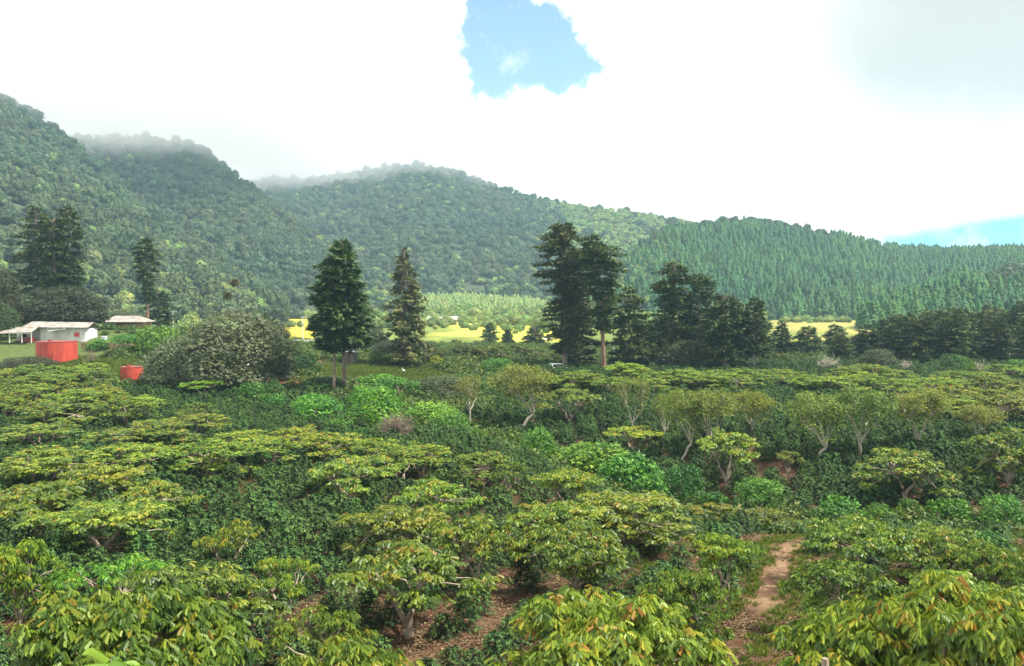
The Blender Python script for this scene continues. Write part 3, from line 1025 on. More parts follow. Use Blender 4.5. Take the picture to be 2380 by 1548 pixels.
gn_scatter("pine_forest", pp, ps_, RNG.uniform(0, TAU, n2), RNG.integers(0, len(pine_protos), n2), pine_protos, "dense dark green pine plantation covering the right hill", "forest")
p, _ = hill_points(V6, 4.2, 41); hh = rng.uniform(8, 13, len(p))
gn_scatter("young_pine_forest", p, np.stack([hh, hh, hh], 1), RNG.uniform(0, TAU, len(p)), RNG.integers(0, 3, len(p)), palepine_protos, "pale green young pine plantation at the foot of the middle hill", "forest")
print("forest", n, "pines", n2, "young", len(p))

# scattered woodland on the plain between the plantation and the hills
wp, ws = [], []
rng = np.random.default_rng(77)
for (va, vb, da, db, cnt, wl, wh) in [(560, 640, 560, 760, 40, 8, 14), (640, 760, 640, 860, 50, 9, 15), (740, 900, 420, 700, 60, 7, 12), (860, 1010, 420, 600, 30, 6, 10), (1000, 1130, 560, 700, 70, 8, 14),
                                      (1100, 1310, 620, 760, 110, 8, 13), (1240, 1300, 420, 620, 40, 6, 11), (1290, 1560, 450, 760, 160, 7, 12), (1560, 1790, 480, 640, 60, 6, 10), (1790, 2040, 540, 620, 50, 4, 7), (300, 560, 330, 520, 60, 7, 12), (-60, 320, 290, 430, 90, 8, 13), (1010, 1300, 380, 470, 26, 3, 7), (1000, 1300, 470, 600, 70, 5, 10), (600, 745, 400, 640, 18, 4, 8)]:
    v = rng.uniform(va, vb, cnt); d = rng.uniform(da, db, cnt)
    x = (v - 1190) / F * d
    wp.append(np.stack([x, d, H(x, d)], 1)); ws.append(random_dims(rng, cnt, wl / 2, wh / 2, .8, 1.3))
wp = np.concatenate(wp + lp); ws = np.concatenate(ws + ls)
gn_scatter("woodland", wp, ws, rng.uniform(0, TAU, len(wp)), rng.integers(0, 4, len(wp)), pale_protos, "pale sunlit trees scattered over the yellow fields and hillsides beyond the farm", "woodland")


# ------------------------------------------------------------------ things: placing plants
def empty(name, loc, rz=0.0, scl=(1, 1, 1)):
    o = bpy.data.objects.new(name, None)
    COL.objects.link(o)
    o.empty_display_size = .3
    o.location = loc; o.rotation_euler = (0, 0, rz); o.scale = scl
    return o


def part(name, me, parent, color=None):
    o = bpy.data.objects.new(name, me)
    COL.objects.link(o)
    o.parent = parent
    if color: o.color = (*color, 1)
    return o


def spot(vx, base):
    if base < 330:
        sx, _ = ray(vx, 690)
        x = float(sx) * base
        return x, float(base), float(H(x, base))
    x, d, z = ground_at(vx, base)
    return float(x), float(d), float(z)


OCC = []


def plant(name, proto, nominal, vx, vtop, base, wpx, label, cat, group=None, color=(1, 1, 1), rz=None, occ=False, yscale=None, pname=("trunk", "crown")):
    """proto: (trunk mesh, crown mesh); nominal: (width, height) of the prototype"""
    x, d, z = spot(vx, base)
    _, sz = ray(vx, vtop)
    hmin = {"shade tree": 2.9, "shrub": 1.6, "bush": 1.4}.get(cat, 2.2)
    if "dry brownish" in label or "rusty-topped" in label: hmin = 1.7
    h = ZC + float(sz) * d - z
    while h < hmin and d > 16:
        x, d, z = spot(vx, d * .985)
        h = ZC + float(sz) * d - z
    wd = wpx * d / F
    s = (wd / nominal[0], (yscale or 1) * wd / nominal[0], h / nominal[1])
    o = empty(name, (x, d, z), random.uniform(0, TAU) if rz is None else rz, s)
    tag(o, label, cat, group)
    part(pname[0], proto[0], o, color)
    part(pname[1], proto[1], o, color)
    if occ: OCC.append((proto[1], o))
    return o


NEAR = [make_shade_tree(1, pads=24, depth=.30, per=95), make_shade_tree(2, pads=30, depth=.45, per=90, stems=2),
        make_shade_tree(3, pads=40, depth=.62, per=85, stems=4), make_shade_tree(4, pads=38, depth=.60, per=90, stems=3, tone=.05),
        make_shade_tree(5, pads=15, depth=.40, per=85, stems=2), make_shade_tree(6, pads=28, depth=.35, per=110, leaf=.26, old=.12, stems=4),
        make_shade_tree(14, pads=26, depth=.26, per=90, stems=2, fork=.5)]
BIGN = [make_shade_tree(7, pads=46, depth=.55, per=165, leaf=.25), make_shade_tree(8, pads=50, depth=.60, per=160, leaf=.25, stems=4, tone=.03)]
MK = dict(tmpl=T_TRIO, leaf=.25)
MID = [make_shade_tree(21, pads=22, depth=.34, per=140, dome=.26, **MK), make_shade_tree(22, pads=30, depth=.5, per=125, stems=2, dome=.30, **MK),
       make_shade_tree(23, pads=38, depth=.62, per=115, stems=4, dome=.34, **MK), make_shade_tree(24, pads=18, depth=.15, per=160, fork=.5, dome=.18, **MK),
       make_shade_tree(25, pads=26, depth=.45, per=125, old=.1, stems=4, dome=.30, **MK), make_shade_tree(26, pads=20, depth=.42, per=135, dome=.24, stems=2, **MK)]
NOM = (6.3, 5.0)
SHADE = [
    # set, variant, x, top, base, width, tint, label
    ("B", 0, 285, 1372, 21, 560, (1, 1, 1), "broad shade tree filling the bottom left corner with yellow-green leaves"),
    ("N", 4, 735, 1418, 26, 265, (1, 1.1, 1), "small shade tree with rusty leaf tips at bottom, left of the dirt strip"),
    ("N", 3, 850, 1505, 19.5, 420, (1, 1, 1), "shade tree cut by the bottom edge, left of the dirt strip"),
    ("B", 1, 1400, 1392, 21.5, 560, (1, 1, 1), "broad shade tree with drooping leaflets at bottom between the two dirt strips"),
    ("B", 0, 2035, 1410, 21, 470, (1.05, 1, .9), "leafy shade tree just right of the grassy track at the bottom"),
    ("B", 1, 2270, 1368, 19.5, 560, (1, 1, 1), "largest shade tree, big yellow and orange leaves in the bottom right corner"),
    ("N", 2, 1600, 1322, 31, 205, (1, 1, 1), "upright bushy shade tree on the left edge of the grassy track"),
    ("N", 3, 1345, 1222, 37, 265, (.95, .95, .9), "drooping rusty-tipped shade tree behind the broad bottom centre tree"),
    ("N", 0, 950, 1262, 1482, 370, (1, 1, 1), "umbrella shade tree on three bare leaning stems, front centre left"),
    ("N", 6, 1105, 1205, 1372, 235, (.95, 1, .95), "shade tree with a pale forked trunk above red soil"),
    ("N", 2, 1455, 1148, 46, 330, (1.05, 1, .9), "wide dense golden-topped shade tree, top of the near slope at centre"),
    ("N", 3, 1300, 1165, 49, 240, (1, 1, .95), "rounded shade tree left of the golden-topped one"),
    ("N", 4, 652, 1288, 40, 175, (1, .95, .95), "small shade tree with brownish top beside a red soil patch"),
    ("N", 4, 250, 1284, 33, 250, (.9, 1.25, 1), "fresh bright green shade tree above the bottom left crown"),
    ("N", 5, 440, 1318, 29, 420, (.95, .9, .9), "olive fine-leaved shade tree between the bottom left crowns"),
    ("N", 2, 30, 1252, 32, 170, (1.05, 1, .9), "reddish-tipped shade tree cut by the left edge, low down"),
    ("N", 1, 240, 1165, 1300, 330, (1, 1, 1), "two-stemmed umbrella shade tree, left, above the fresh green one"),
    ("N", 4, 520, 1208, 1325, 165, (1.1, .95, .8), "small orange-topped shade tree standing alone in dark coffee"),
    ("N", 1, 920, 1175, 1275, 265, (1.1, 1, .9), "flat two-tiered shade tree right of the coffee hollow"),
    ("N", 0, 815, 1058, 1178, 235, (1, 1, .95), "flat-topped shade tree on splayed pale stems at mid left"),
    ("M", 0, 930, 1040, 1132, 175, (1, 1, 1), "flat shade tree behind the splayed-stem one"),
    ("N", 0, 1010, 1112, 1200, 200, (1.05, 1.1, .9), "light yellow shade tree left of the small orange dirt path"),
    ("N", 6, 1318, 1088, 1200, 170, (1.1, 1.15, .9), "pale yellow shade tree in front of the vine-covered trees"),
    ("N", 1, 1690, 1240, 1352, 185, (1, 1.1, 1), "shade tree on a grassy gap between two grassy tracks"),
    ("N", 4, 1672, 1172, 60, 130, (1.25, .9, .8), "small rusty-topped shade tree near the ravine edge"),
    ("N", 5, 1785, 1183, 60, 165, (.95, .8, .7), "dry brownish shade tree beside bare red soil"),
    ("N", 5, 1968, 1305, 35, 270, (1, .95, .9), "pale dusty shade tree right of the grassy track, behind the bottom one"),
    ("N", 1, 2000, 1208, 49, 270, (1, 1.05, .95), "wide shade tree in front of the bright ravine shrubs"),
    ("N", 2, 2185, 1225, 46, 260, (1, 1.05, .95), "full shade tree in front of the ravine shrubs, right part"),
    ("N", 3, 2330, 1268, 41, 200, (.95, 1.1, 1), "fresh green shade tree at the right edge over deep shadow"),
    ("N", 2, 2270, 1335, 31, 330, (1, 1, .95), "shade tree behind the largest bottom right crown"),
    ("N", 3, 70, 1125, 1245, 260, (1.05, 1, .95), "broad shade tree at the left edge with pinkish leaf tips"),
    ("N", 1, 250, 1078, 1180, 200, (1.1, 1, .9), "yellowish shade tree above the two-stemmed umbrella"),
    ("N", 0, 355, 1112, 1190, 170, (1.1, 1, .85), "golden low shade tree at the edge of the open coffee hollow"),
    ("M", 1, 110, 1040, 1150, 260, (1.05, 1, .95), "two-layer shade tree at far left, middle height"),
    ("M", 0, 300, 1030, 1110, 240, (1.1, 1.05, .9), "wide pale shade tree left of the open coffee hollow"),
    ("M", 2, 490, 1022, 1125, 215, (.95, 1, .9), "dome-shaped shade tree at the top of the open coffee hollow"),
    ("M", 0, 625, 1018, 1090, 150, (1.1, 1.05, .9), "thin yellowish shade tree right of the dome-shaped one"),
    ("M", 1, 760, 1006, 1085, 185, (1.15, 1.05, .85), "gold-green shade tree below the bright round bushes"),
    ("M", 0, 690, 990, 1045, 140, (1.15, 1, .85), "orange-tinged shade tree tucked under the bright round bushes"),
    ("M", 3, 560, 1000, 1060, 160, (1, 1.05, .9), "thin flat shade tree at the near edge of the far coffee field"),
    ("M", 1, 870, 1018, 1080, 130, (1.1, 1.1, .9), "shade tree just below the dry grey bush"),
    ("M", 0, 980, 1030, 1090, 170, (1.15, 1.05, .85), "wide golden shade tree right of the dry grey bush"),
    ("M", 1, 1125, 1048, 1128, 150, (.95, .95, .85), "olive shade tree at the head of the small dirt path"),
    ("M", 4, 1185, 1072, 1140, 110, (.95, .95, .85), "small olive shade tree near the vine thicket"),
    ("M", 0, 95, 982, 1058, 215, (1.05, 1, .9), "dark-bellied flat shade tree at the left edge"),
    ("M", 1, 345, 980, 1050, 250, (1.15, 1, .85), "straw-tinted wide shade tree at left centre"),
    ("M", 0, 450, 960, 1020, 180, (1.1, 1, .85), "tan flat shade tree below the far coffee field"),
    ("M", 0, 330, 920, 976, 125, (1.1, 1.25, .9), "pale green umbrella shade tree alone in the far coffee field"),
    ("M", 4, 450, 935, 985, 105, (1.1, 1.1, .9), "small light shade tree right of the lone pale umbrella"),
    ("M", 3, 470, 882, 926, 108, (1.0, 1.2, .9), "hedge-flat shade tree in front of the big grey-green tree"),
    ("M", 0, 1325, 900, 992, 145, (1.1, 1.05, .8), "double-layered umbrella shade tree on the far slope, left of pale trees"),
    ("M", 3, 1472, 990, 1062, 145, (1.2, 1.15, .75), "low golden flat shade tree under the pale many-stemmed tree"),
    ("M", 0, 1690, 1000, 1136, 172, (1.1, 1.1, .8), "classic umbrella shade tree alone above the ravine bushes"),
    ("M", 3, 1838, 1046, 1088, 70, (1.1, 1.05, .8), "tiny flat shade tree beneath the leaning pale tree"),
    ("M", 1, 2102, 1042, 1172, 220, (1.1, 1.05, .8), "broad layered shade tree over black shadow on the far slope"),
    ("M", 2, 2345, 998, 1140, 190, (1.15, 1.15, .85), "large yellow-green shade tree at the right edge of the far slope"),
    ("M", 1, 1330, 868, 918, 130, (1, 1.05, .85), "shade tree left of the small white vehicle"),
    ("M", 0, 1452, 842, 896, 120, (1.05, 1.15, .85), "pale flat shade tree at the foot of the bare reddish trunk"),
    ("M", 0, 1585, 856, 915, 120, (1.1, 1.15, .85), "shade tree right below the dark round tree"),
    ("M", 1, 1690, 866, 918, 140, (1.1, 1.15, .85), "wide shade tree behind the pale domed trees"),
    ("M", 2, 1885, 872, 925, 140, (.95, 1.05, .85), "dense domed shade tree behind the green-grey feathery tree"),
    ("M", 2, 2015, 846, 905, 175, (.85, .9, .8), "dark humped shade tree below the olive bushy tree"),
    ("M", 0, 2240, 925, 985, 150, (1.1, 1, .8), "flat shade tree on tall bare pale stems, far right slope"),
    ("M", 1, 2335, 915, 1005, 140, (1.1, 1, .8), "two-stemmed shade tree with crooked white limbs at the right edge"),
    ("M", 4, 1160, 1008, 70, 20, (1, 1, 1), None),
]
for s_, k, vx, vt, base, wp_, colr, lab in SHADE:
    if lab is None: continue
    pr = {"B": BIGN, "N": NEAR, "M": MID}[s_][k]
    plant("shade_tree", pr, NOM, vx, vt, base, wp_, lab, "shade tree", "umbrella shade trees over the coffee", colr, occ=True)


def fill(cnt, va, vb, ya, yb, hpx, wpx, label, group, seed, tones, sets=(0, 1, 4, 5), test=None, gap=13):
    r = random.Random(seed); done = []
    tries = 0
    while len(done) < cnt and tries < cnt * 60:
        tries += 1
        vx, vy = r.uniform(va, vb), r.uniform(ya, yb)
        if test and not test(vx, vy): continue
        k = (vy - ya) / max(1, yb - ya)
        wd = (wpx[0] + (wpx[1] - wpx[0]) * k) * r.uniform(.8, 1.25)
        if any(abs(vx - a) < .5 * wd and abs(vy - b) < gap for a, b in done): continue
        done.append((vx, vy))
        h = (hpx[0] + (hpx[1] - hpx[0]) * k) * r.uniform(.85, 1.2)
        plant("shade_tree", MID[r.choice(sets)], NOM, vx, vy - h, vy, wd, label, "shade tree", group, r.choice(tones), occ=True)


WARM = [(1.1, 1, .85), (1.15, 1.05, .85), (1, 1.05, .9), (.95, .95, .85), (1.1, 1.15, .9)]
fill(21, -30, 300, 905, 1005, (46, 70), (105, 165), "yellow-green shade tree massed with others on the upper left slope below the red tank",
     "massed shade trees on the upper left slope", 5, WARM, gap=22, sets=(1, 2, 4, 5), test=lambda a, b: not (255 < a < 430 and b < 945))
fill(14, 40, 470, 885, 912, (38, 44), (85, 120), "dark-bellied shade tree in the row below the lawn and red tanks", "row of shade trees below the lawn", 6,
     [(.9, .95, .85), (1, 1.05, .85)], test=lambda a, b: not (245 < a < 425))
fill(26, 1240, 2420, 888, 935, (40, 52), (95, 130), "yellow-green shade tree in the crowded belt along the top of the far coffee slope",
     "belt of shade trees topping the far slope", 8, [(1.1, 1.15, .85), (1.05, 1.1, .85), (1.15, 1.1, .85)])
fill(13, 1010, 1330, 836, 850, (34, 36), (70, 100), "dark shade tree in the dark row before the yellow field", "dark row of shade trees before the yellow field", 9,
     [(.6, .62, .6), (.7, .68, .55)], sets=(1, 2))
fill(9, 2080, 2420, 935, 1000, (60, 75), (110, 140), "ochre-green shade tree on bare pale stems, upper right slope", "ochre shade trees on the upper right slope", 12, [(1.15, 1, .75), (1.1, 1, .8)], sets=(0, 1))

# feathery pale trees on the far slope
FEA = [make_feather_tree(31), make_feather_tree(32, stems=4, lean=1.0), make_feather_tree(33, stems=2, n=1700), make_feather_tree(34, stems=5, n=3800, first=.12), make_feather_tree(35, lean=-.3)]
for k, vx, vt, base, wp_, colr, lab in [
    (2, 1092, 868, 957, 80, (.95, .85, .8), "thin pale feathery tree with white twisted stems, left of the coffee slope"),
    (1, 1198, 842, 978, 150, (1, .95, .8), "wide olive feathery tree on a leaning pale trunk, left end of the slope"),
    (2, 1470, 868, 998, 90, (1, 1, .9), "sparse many-stemmed pale tree above the low golden one"),
    (1, 1578, 898, 1047, 105, (1, 1, .8), "slender feathery tree with a strongly bent pale trunk"),
    (3, 1655, 898, 1032, 130, (1, .97, .8), "dense domed feathery tree with fanning stems"),
    (0, 1748, 900, 1008, 95, (1.1, 1.05, .7), "yellowish feathery tree between two domed ones"),
    (1, 1880, 905, 1055, 140, (1, 1.05, .8), "domed feathery tree with a leaning white trunk"),
    (4, 2003, 890, 1048, 135, (.7, .95, .9), "blue-green feathery tree on a straight trunk"),
    (0, 2135, 895, 1035, 130, (1.1, 1, .7), "ochre feathery tree on a straight pale trunk behind the broad layered tree"),
    (2, 1545, 905, 1010, 60, (1, 1.05, .8), "narrow sparse feathery tree left of the bent-trunk one"),
    (3, 2275, 935, 1018, 95, (1.05, .95, .7), "low ochre feathery tree near the right edge")]:
    plant("feathery_tree", FEA[k], (6.6, 7.6), vx, vt, base + 26, wp_ * 1.12, lab, "tree", "pale feathery trees on the coffee slope", colr, rz=random.uniform(-.9, .9), occ=True)

# bright green round trees and ravine shrubs
DOM = [make_dome(41, flat=1.0), make_dome(42, lumps=12, n=3400), make_dome(43, lumps=22, n=4200), make_dome(44, lumps=9, n=2600)]
VIN = [make_dome(45, lumps=26, n=5200, leaf=.42, low=.0), make_dome(46, lumps=20, n=4800, leaf=.45, low=.0)]
SHR = [make_dome(51, R=2, Ht=3, lumps=12, n=2400, leaf=.26, low=.0), make_dome(52, R=2, Ht=3, lumps=8, n=2000, leaf=.24, low=.0), make_dome(53, R=2, Ht=3, lumps=15, n=2600, leaf=.30, low=.0)]
for st, k, vx, vt, base, wp_, colr, nm, lab in [
    ("D", 0, 735, 905, 986, 135, (.85, 1, 1), "round_tree", "dark green dome-shaped tree at the foot of the two tall trunks"),
    ("D", 2, 880, 893, 1004, 145, (1.2, 1.15, .8), "round_tree", "largest bright yellow-green domed tree in the middle"),
    ("D", 1, 842, 886, 965, 75, (1.1, 1.1, .9), "round_tree", "small bright dome behind the largest yellow-green one"),
    ("D", 1, 1000, 925, 1000, 135, (1.1, 1.1, .8), "round_tree", "lobed bright green tree right of the largest dome"),
    ("D", 0, 1045, 948, 1022, 120, (1, 1, .9), "round_tree", "bright dome right of the dry grey bush"),
    ("S", 0, 795, 962, 1008, 85, (.85, .95, 1), "green_shrub", "small bluish green shrub below the dark dome"),
    ("S", 1, 842, 992, 1025, 80, (.95, .95, 1), "green_shrub", "low shrub at the foot of the largest dome"),
    ("S", 2, 635, 912, 965, 75, (.55, .75, .9), "green_shrub", "dark round shrub at the edge of the far coffee field"),
    ("D", 3, 925, 868, 925, 125, (.75, .85, .9), "round_tree", "dark-sided wide tree behind the largest dome"),
    ("S", 2, 880, 868, 905, 110, (1, 1.1, .9), "green_shrub", "pale green thicket left of the white bird"),
    ("S", 0, 745, 875, 915, 105, (.6, .8, .95), "green_shrub", "blue-green shrub between the two tall trunks and the red soil"),
    ("S", 2, 585, 885, 940, 70, (.5, .75, .85), "green_shrub", "dark green shrub below the big grey-green tree"),
    ("S", 1, 635, 880, 930, 60, (.5, .75, .85), "green_shrub", "dark green shrub left of the red soil slope"),
    ("D", 1, 1250, 983, 1082, 95, (.9, .95, .95), "round_tree", "upright bright green tree at the head of the vine thicket"),
    ("S", 1, 1113, 995, 1040, 55, (1.35, 1.2, .7), "green_shrub", "small lime-green shrub left of the vine thicket"),
    ("V", 0, 1385, 1020, 1120, 190, (1.1, 1.1, .95), "vine_covered_tree", "bright tree smothered in light green vines at centre"),
    ("V", 1, 1465, 1048, 1160, 150, (.85, .95, .95), "vine_covered_tree", "taller domed tree draped in darker green vines"),
    ("V", 0, 1312, 1035, 1092, 110, (1.2, 1.15, .9), "vine_covered_tree", "low lime vine mound left of the bright vine tree"),
    ("V", 1, 1512, 1095, 1180, 85, (.8, .95, .95), "vine_covered_tree", "vine curtain sloping down into the ravine"),
    ("D", 3, 1588, 1062, 1175, 110, (.45, .6, .8), "round_tree", "dark green tree right of the vine-draped dome"),
    ("D", 1, 1768, 1100, 1190, 128, (.8, 1, 1.1), "round_tree", "fresh blue-green young tree alone left of the red soil"),
    ("S", 0, 1660, 1140, 1190, 90, (.75, .9, 1), "green_shrub", "low shrub below the classic umbrella tree"),
    ("S", 2, 1955, 1150, 1220, 105, (.95, 1.05, 1), "green_shrub", "bright shrub right of the bare red soil in the ravine"),
    ("S", 0, 2040, 1168, 1222, 85, (1.05, 1.1, .95), "green_shrub", "second bright shrub in the ravine row from the red soil"),
    ("S", 1, 2112, 1156, 1218, 75, (.85, .9, .8), "green_shrub", "olive upright shrub in the ravine row"),
    ("S", 2, 2205, 1155, 1225, 115, (1, 1.05, .95), "green_shrub", "bushy bright shrub in the ravine below the broad layered tree"),
    ("D", 0, 2335, 1140, 1240, 130, (.85, .95, 1), "round_tree", "tall bright green tree at the right end of the ravine row"),
    ("S", 0, 2300, 1228, 51, 120, (.9, .95, 1.3), "green_shrub", "pale grey-green shrub below the right end ravine tree"),
    ("S", 1, 1720, 1175, 1215, 75, (.8, .95, 1), "green_shrub", "small ravine shrub behind the rusty-topped tree"),
    ("D", 2, 2215, 820, 868, 85, (.5, .62, .75), "round_tree", "dark round-crowned tree before the conifer belt at right"),
    ("D", 1, 2362, 830, 880, 70, (.7, .8, .85), "round_tree", "green rounded tree at the right edge before the conifers"),
    ("S", 1, 2255, 835, 880, 40, (1.6, 1.2, .5), "green_shrub", "yellowish upright shrub beside the dark round-crowned tree"),
    ("D", 3, 370, 748, 830, 130, (1.1, .9, .8), "round_tree", "yellow-topped green tree between the barn and the grey-green tree"),
    ("S", 2, 300, 776, 203, 100, (.8, .95, .8), "green_shrub", "bright hedge below the rust red barn"),
    ("S", 0, 225, 788, 800, 60, (1.1, 1.15, .9), "green_shrub", "light shrub at the right corner of the white house"),
    ("D", 2, 710, 818, 868, 75, (.28, .4, .45), "round_tree", "very dark low tree on the red bank left of the plank shed"),
    ("S", 1, 880, 812, 850, 60, (.6, .7, .6), "green_shrub", "clipped dark shrub right of the plank shed"),
    ("D", 1, 1160, 828, 868, 90, (.7, .8, .9), "round_tree", "fresh green flat-topped tree behind the olive feathery tree"),
    ("S", 0, 1010, 825, 855, 50, (2.2, 1.2, .4), "green_shrub", "orange-yellow flowering shrub beside the white post")]:
    pr = {"D": (DOM, (6.0, 4.9)), "V": (VIN, (6.2, 4.9)), "S": (SHR, (4.1, 2.9))}[st]
    plant(nm, pr[0][k], pr[1], vx, vt, base, wp_, lab, "shrub" if st == "S" else "tree", None, colr, occ=True)

# grey-green and olive trees round the farm
GRY = [make_dome(61, R=5, Ht=9, lumps=30, n=17000, leaf=.33, mat="grey", low=.12), make_dome(62, R=5, Ht=8, lumps=24, n=14000, leaf=.32, mat="grey", low=.0)]
for k, vx, vt, base, wp_, colr, nm, lab in [
    (0, 545, 718, 906, 290, (1.2, 1.2, 1.0), "grey_green_tree", "huge grey-green spreading tree over the brown shack"),
    (1, 425, 765, 902, 190, (1.5, 1.45, 1.35), "grey_green_tree", "silvery leaning tree just left of the huge grey-green one"),
    (0, 620, 742, 205, 110, (.6, .66, .55), "grey_green_tree", "dark tree behind the huge grey-green one, beside the white roof"),
    (0, 150, 662, 196, 215, (.5, .52, .42), "olive_tree", "dark olive broad tree behind the white house"),
    (1, 5, 598, 185, 95, (.55, .5, .3), "olive_tree", "tall olive-brown tree cut by the left edge beside the house"),
    (1, -5, 690, 178, 100, (.6, .75, .4), "olive_tree", "green lower tree at the left edge beside the white house"),
    (1, 290, 705, 260, 100, (1.1, 1.1, .8), "olive_tree", "pale yellowish tree rising behind the rust red barn"),
    (1, 62, 822, 868, 150, (.62, .62, .45), "olive_shrub", "rounded olive shrub left of the big red tank"),
    (0, 1590, 788, 862, 158, (.62, .68, .5), "grey_green_tree", "wide dark olive round tree in front of the tall conifers"),
    (1, 870, 752, 210, 75, (.6, .64, .5), "olive_tree", "dull green tree between the two tall central conifers"),
    (1, 905, 782, 195, 90, (.5, .55, .45), "olive_tree", "grey-draped shrubby tree under the right central conifer"),
    (1, 985, 790, 198, 70, (.5, .55, .45), "olive_tree", "dull tree at the right foot of the right central conifer"),
    (0, 2040, 808, 866, 90, (1, 1, .7), "olive_tree", "olive bushy tree before the conifer belt"),
    (1, 1030, 862, 925, 135, (.95, 1.0, .75), "olive_shrub", "olive thicket right of the bright domes"),
    (1, 990, 875, 918, 85, (.9, .95, .7), "olive_shrub", "small olive thicket behind the bright domes"),
    (0, 655, 838, 885, 55, (.62, .6, .5), "olive_tree", "brownish drooping tree beside the shack's pale panel"),
    (1, 765, 868, 915, 80, (.8, .9, .6), "olive_shrub", "green scrub below the plank shed")]:
    plant(nm, GRY[k], (10, 8.6), vx, vt, base, wp_, lab, "shrub" if "shrub" in nm else "tree", None, colr, occ=True)


# leafless and dry plants
def make_bare(seed, R=2, Ht=3, n=150, mat="twig", th=.02):
    rng = np.random.default_rng(seed); tb = Tubes()
    tb.add([(0, 0, -.2), (0, 0, Ht * .22)], [th * 4, th * 3], 6)
    tw = Tubes()
    for k in range(n):
        d = rnd_dir(rng, 1)[0]; d[2] = abs(d[2])
        e = np.array([d[0] * R, d[1] * R, Ht * (.25 + .75 * d[2])]) * rng.uniform(.7, 1)
        pts = limb(rng, (0, 0, Ht * .2), e, .08, 6, .06)
        tw.add(pts, np.linspace(th * 1.6, th * .35, 6), 4)
        for _ in range(3):
            b = pts[rng.integers(2, 5)]
            tw.add(limb(rng, b, b + rnd_dir(rng, 1)[0] * R * .35 + (0, 0, .1), .05, 4, .1), np.linspace(th * .7, th * .25, 4), 3)
    return tb.mesh("bare_trunk", M[mat]), tw.mesh("bare_twigs", M[mat])


BARE = [make_bare(71, n=190), make_bare(72, n=60, mat="palebark", th=.03), make_bare(73, n=40, th=.02)]
for k, vx, vt, base, wp_, nm, lab in [
    (0, 922, 950, 1026, 112, "dry_bush", "dry grey leafless bush in front of the bright domes"),
    (1, 1926, 818, 868, 70, "bare_tree", "pale leafless tree before the conifer belt"),
    (1, 2275, 832, 880, 60, "bare_tree", "small pale bare tree right of the dark round-crowned tree"),
    (2, 213, 806, 850, 48, "thin_sapling", "thin leafless sapling on the lawn right of the big red tank"),
    (0, 2140, 1272, 41, 110, "dry_bush", "dry straw-coloured bush among shade trees at right"),
    (1, 2105, 828, 872, 42, "bare_tree", "bare pale twisted stems below the conifer belt")]:
    plant(nm, BARE[k], (4, 3.1), vx, vt, base, wp_, lab, "bush" if "bush" in nm else "tree", None, occ=False, pname=("trunk", "branches"))

# tall conifers: outline given as (height, left reach, right reach) down the trunk
def make_layered(seed, Ht, prof, r0, bark, n=9000, pad=(.92, .27), limbs=80, droop=.06, spray=.75, lean=None, cut=.55):
    rng = np.random.default_rng(seed)
    prof = np.array(sorted(prof), float)
    zmin, zmax = prof[0, 0], Ht
    tb = Tubes()
    zs = np.linspace(-.5, Ht * .985, 14)
    lx = (lambda z: np.interp(z, [p[0] for p in lean], [p[1] for p in lean])) if lean else (lambda z: z * 0)
    tb.add(np.stack([lx(zs), rng.normal(0, .06, 14), zs], 1), r0 * (1 - .88 * np.clip(zs / Ht, 0, 1)) + .03, 9)
    P, D, Nn, T = [], [], [], []
    cnt = 0
    acc = []
    for k in range(limbs):
        t = (k + rng.random()) / limbs
        z0 = zmin + (zmax - zmin) * t
        an = k * 2.39996 + rng.normal(0, .5)
        Lw, Rw = np.interp(z0, prof[:, 0], prof[:, 1]), np.interp(z0, prof[:, 0], prof[:, 2])
        ca = math.cos(an)
        ln = (Rw if ca > 0 else Lw) * abs(ca) + (Lw + Rw) / 2 * (1 - abs(ca))
        ln = max(.25, 1.15 * ln * rng.choice([rng.uniform(.45, .8), rng.uniform(.8, 1.06)], p=[.35, .65]))
        acc.append((z0, an, ln, rng.normal(0, .12)))
    tot = sum(a[2] for a in acc)
    for z0, an, ln, tj in acc:
        x0 = float(lx(np.array(z0)))
        s = np.linspace(0, 1, 5)
        bz = z0 + ln * (.16 * s - (.16 + droop + rng.normal(0, .08)) * s ** 2)
        bp = np.stack([x0 + np.cos(an) * ln * s, np.sin(an) * ln * s, bz], 1)
        tb.add(bp, np.linspace(max(.05, r0 * .24), .015, 5), 4)
        m_all = int(n * .72 * ln / tot)
        npad = 1 + int(ln > 1.6) + int(ln > 3.0)
        for q in range(npad):
            f = 1 - q * .33 if npad > 1 else .85
            c = np.array([np.interp(f, s, bp[:, j]) for j in range(3)])
            a_ = min(pad[0] * rng.uniform(.75, 1.3), .3 + ln * .55); h_ = pad[1] * rng.uniform(.7, 1.3)
            m = max(4, m_all // npad)
            d = rnd_dir(rng, m); d[:, 2] = d[:, 2] * .8 + .12
            p = c + d * rng.random(m)[:, None] ** .45 * np.array([a_, a_, h_])
            out = unit(p - np.array([x0, 0, z0 - .5]))
            P.append(p); D.append(out + rng.normal(0, .4, (m, 3)) + (0, 0, -droop)); Nn.append(np.array([0, 0, 1.]) + d * .4 + rng.normal(0, .35, (m, 3)))
            T.append(.08 + rng.random(m) * .55 + tj + np.where(d[:, 2] > .45, .18, 0))  # pad tops tinted lighter: their lit surfaces are put into the colour
    P = np.concatenate(P)
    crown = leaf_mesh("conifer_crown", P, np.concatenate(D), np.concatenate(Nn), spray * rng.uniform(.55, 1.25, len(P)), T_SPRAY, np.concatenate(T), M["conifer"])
    return tb.mesh("conifer_trunk", M[bark]), crown


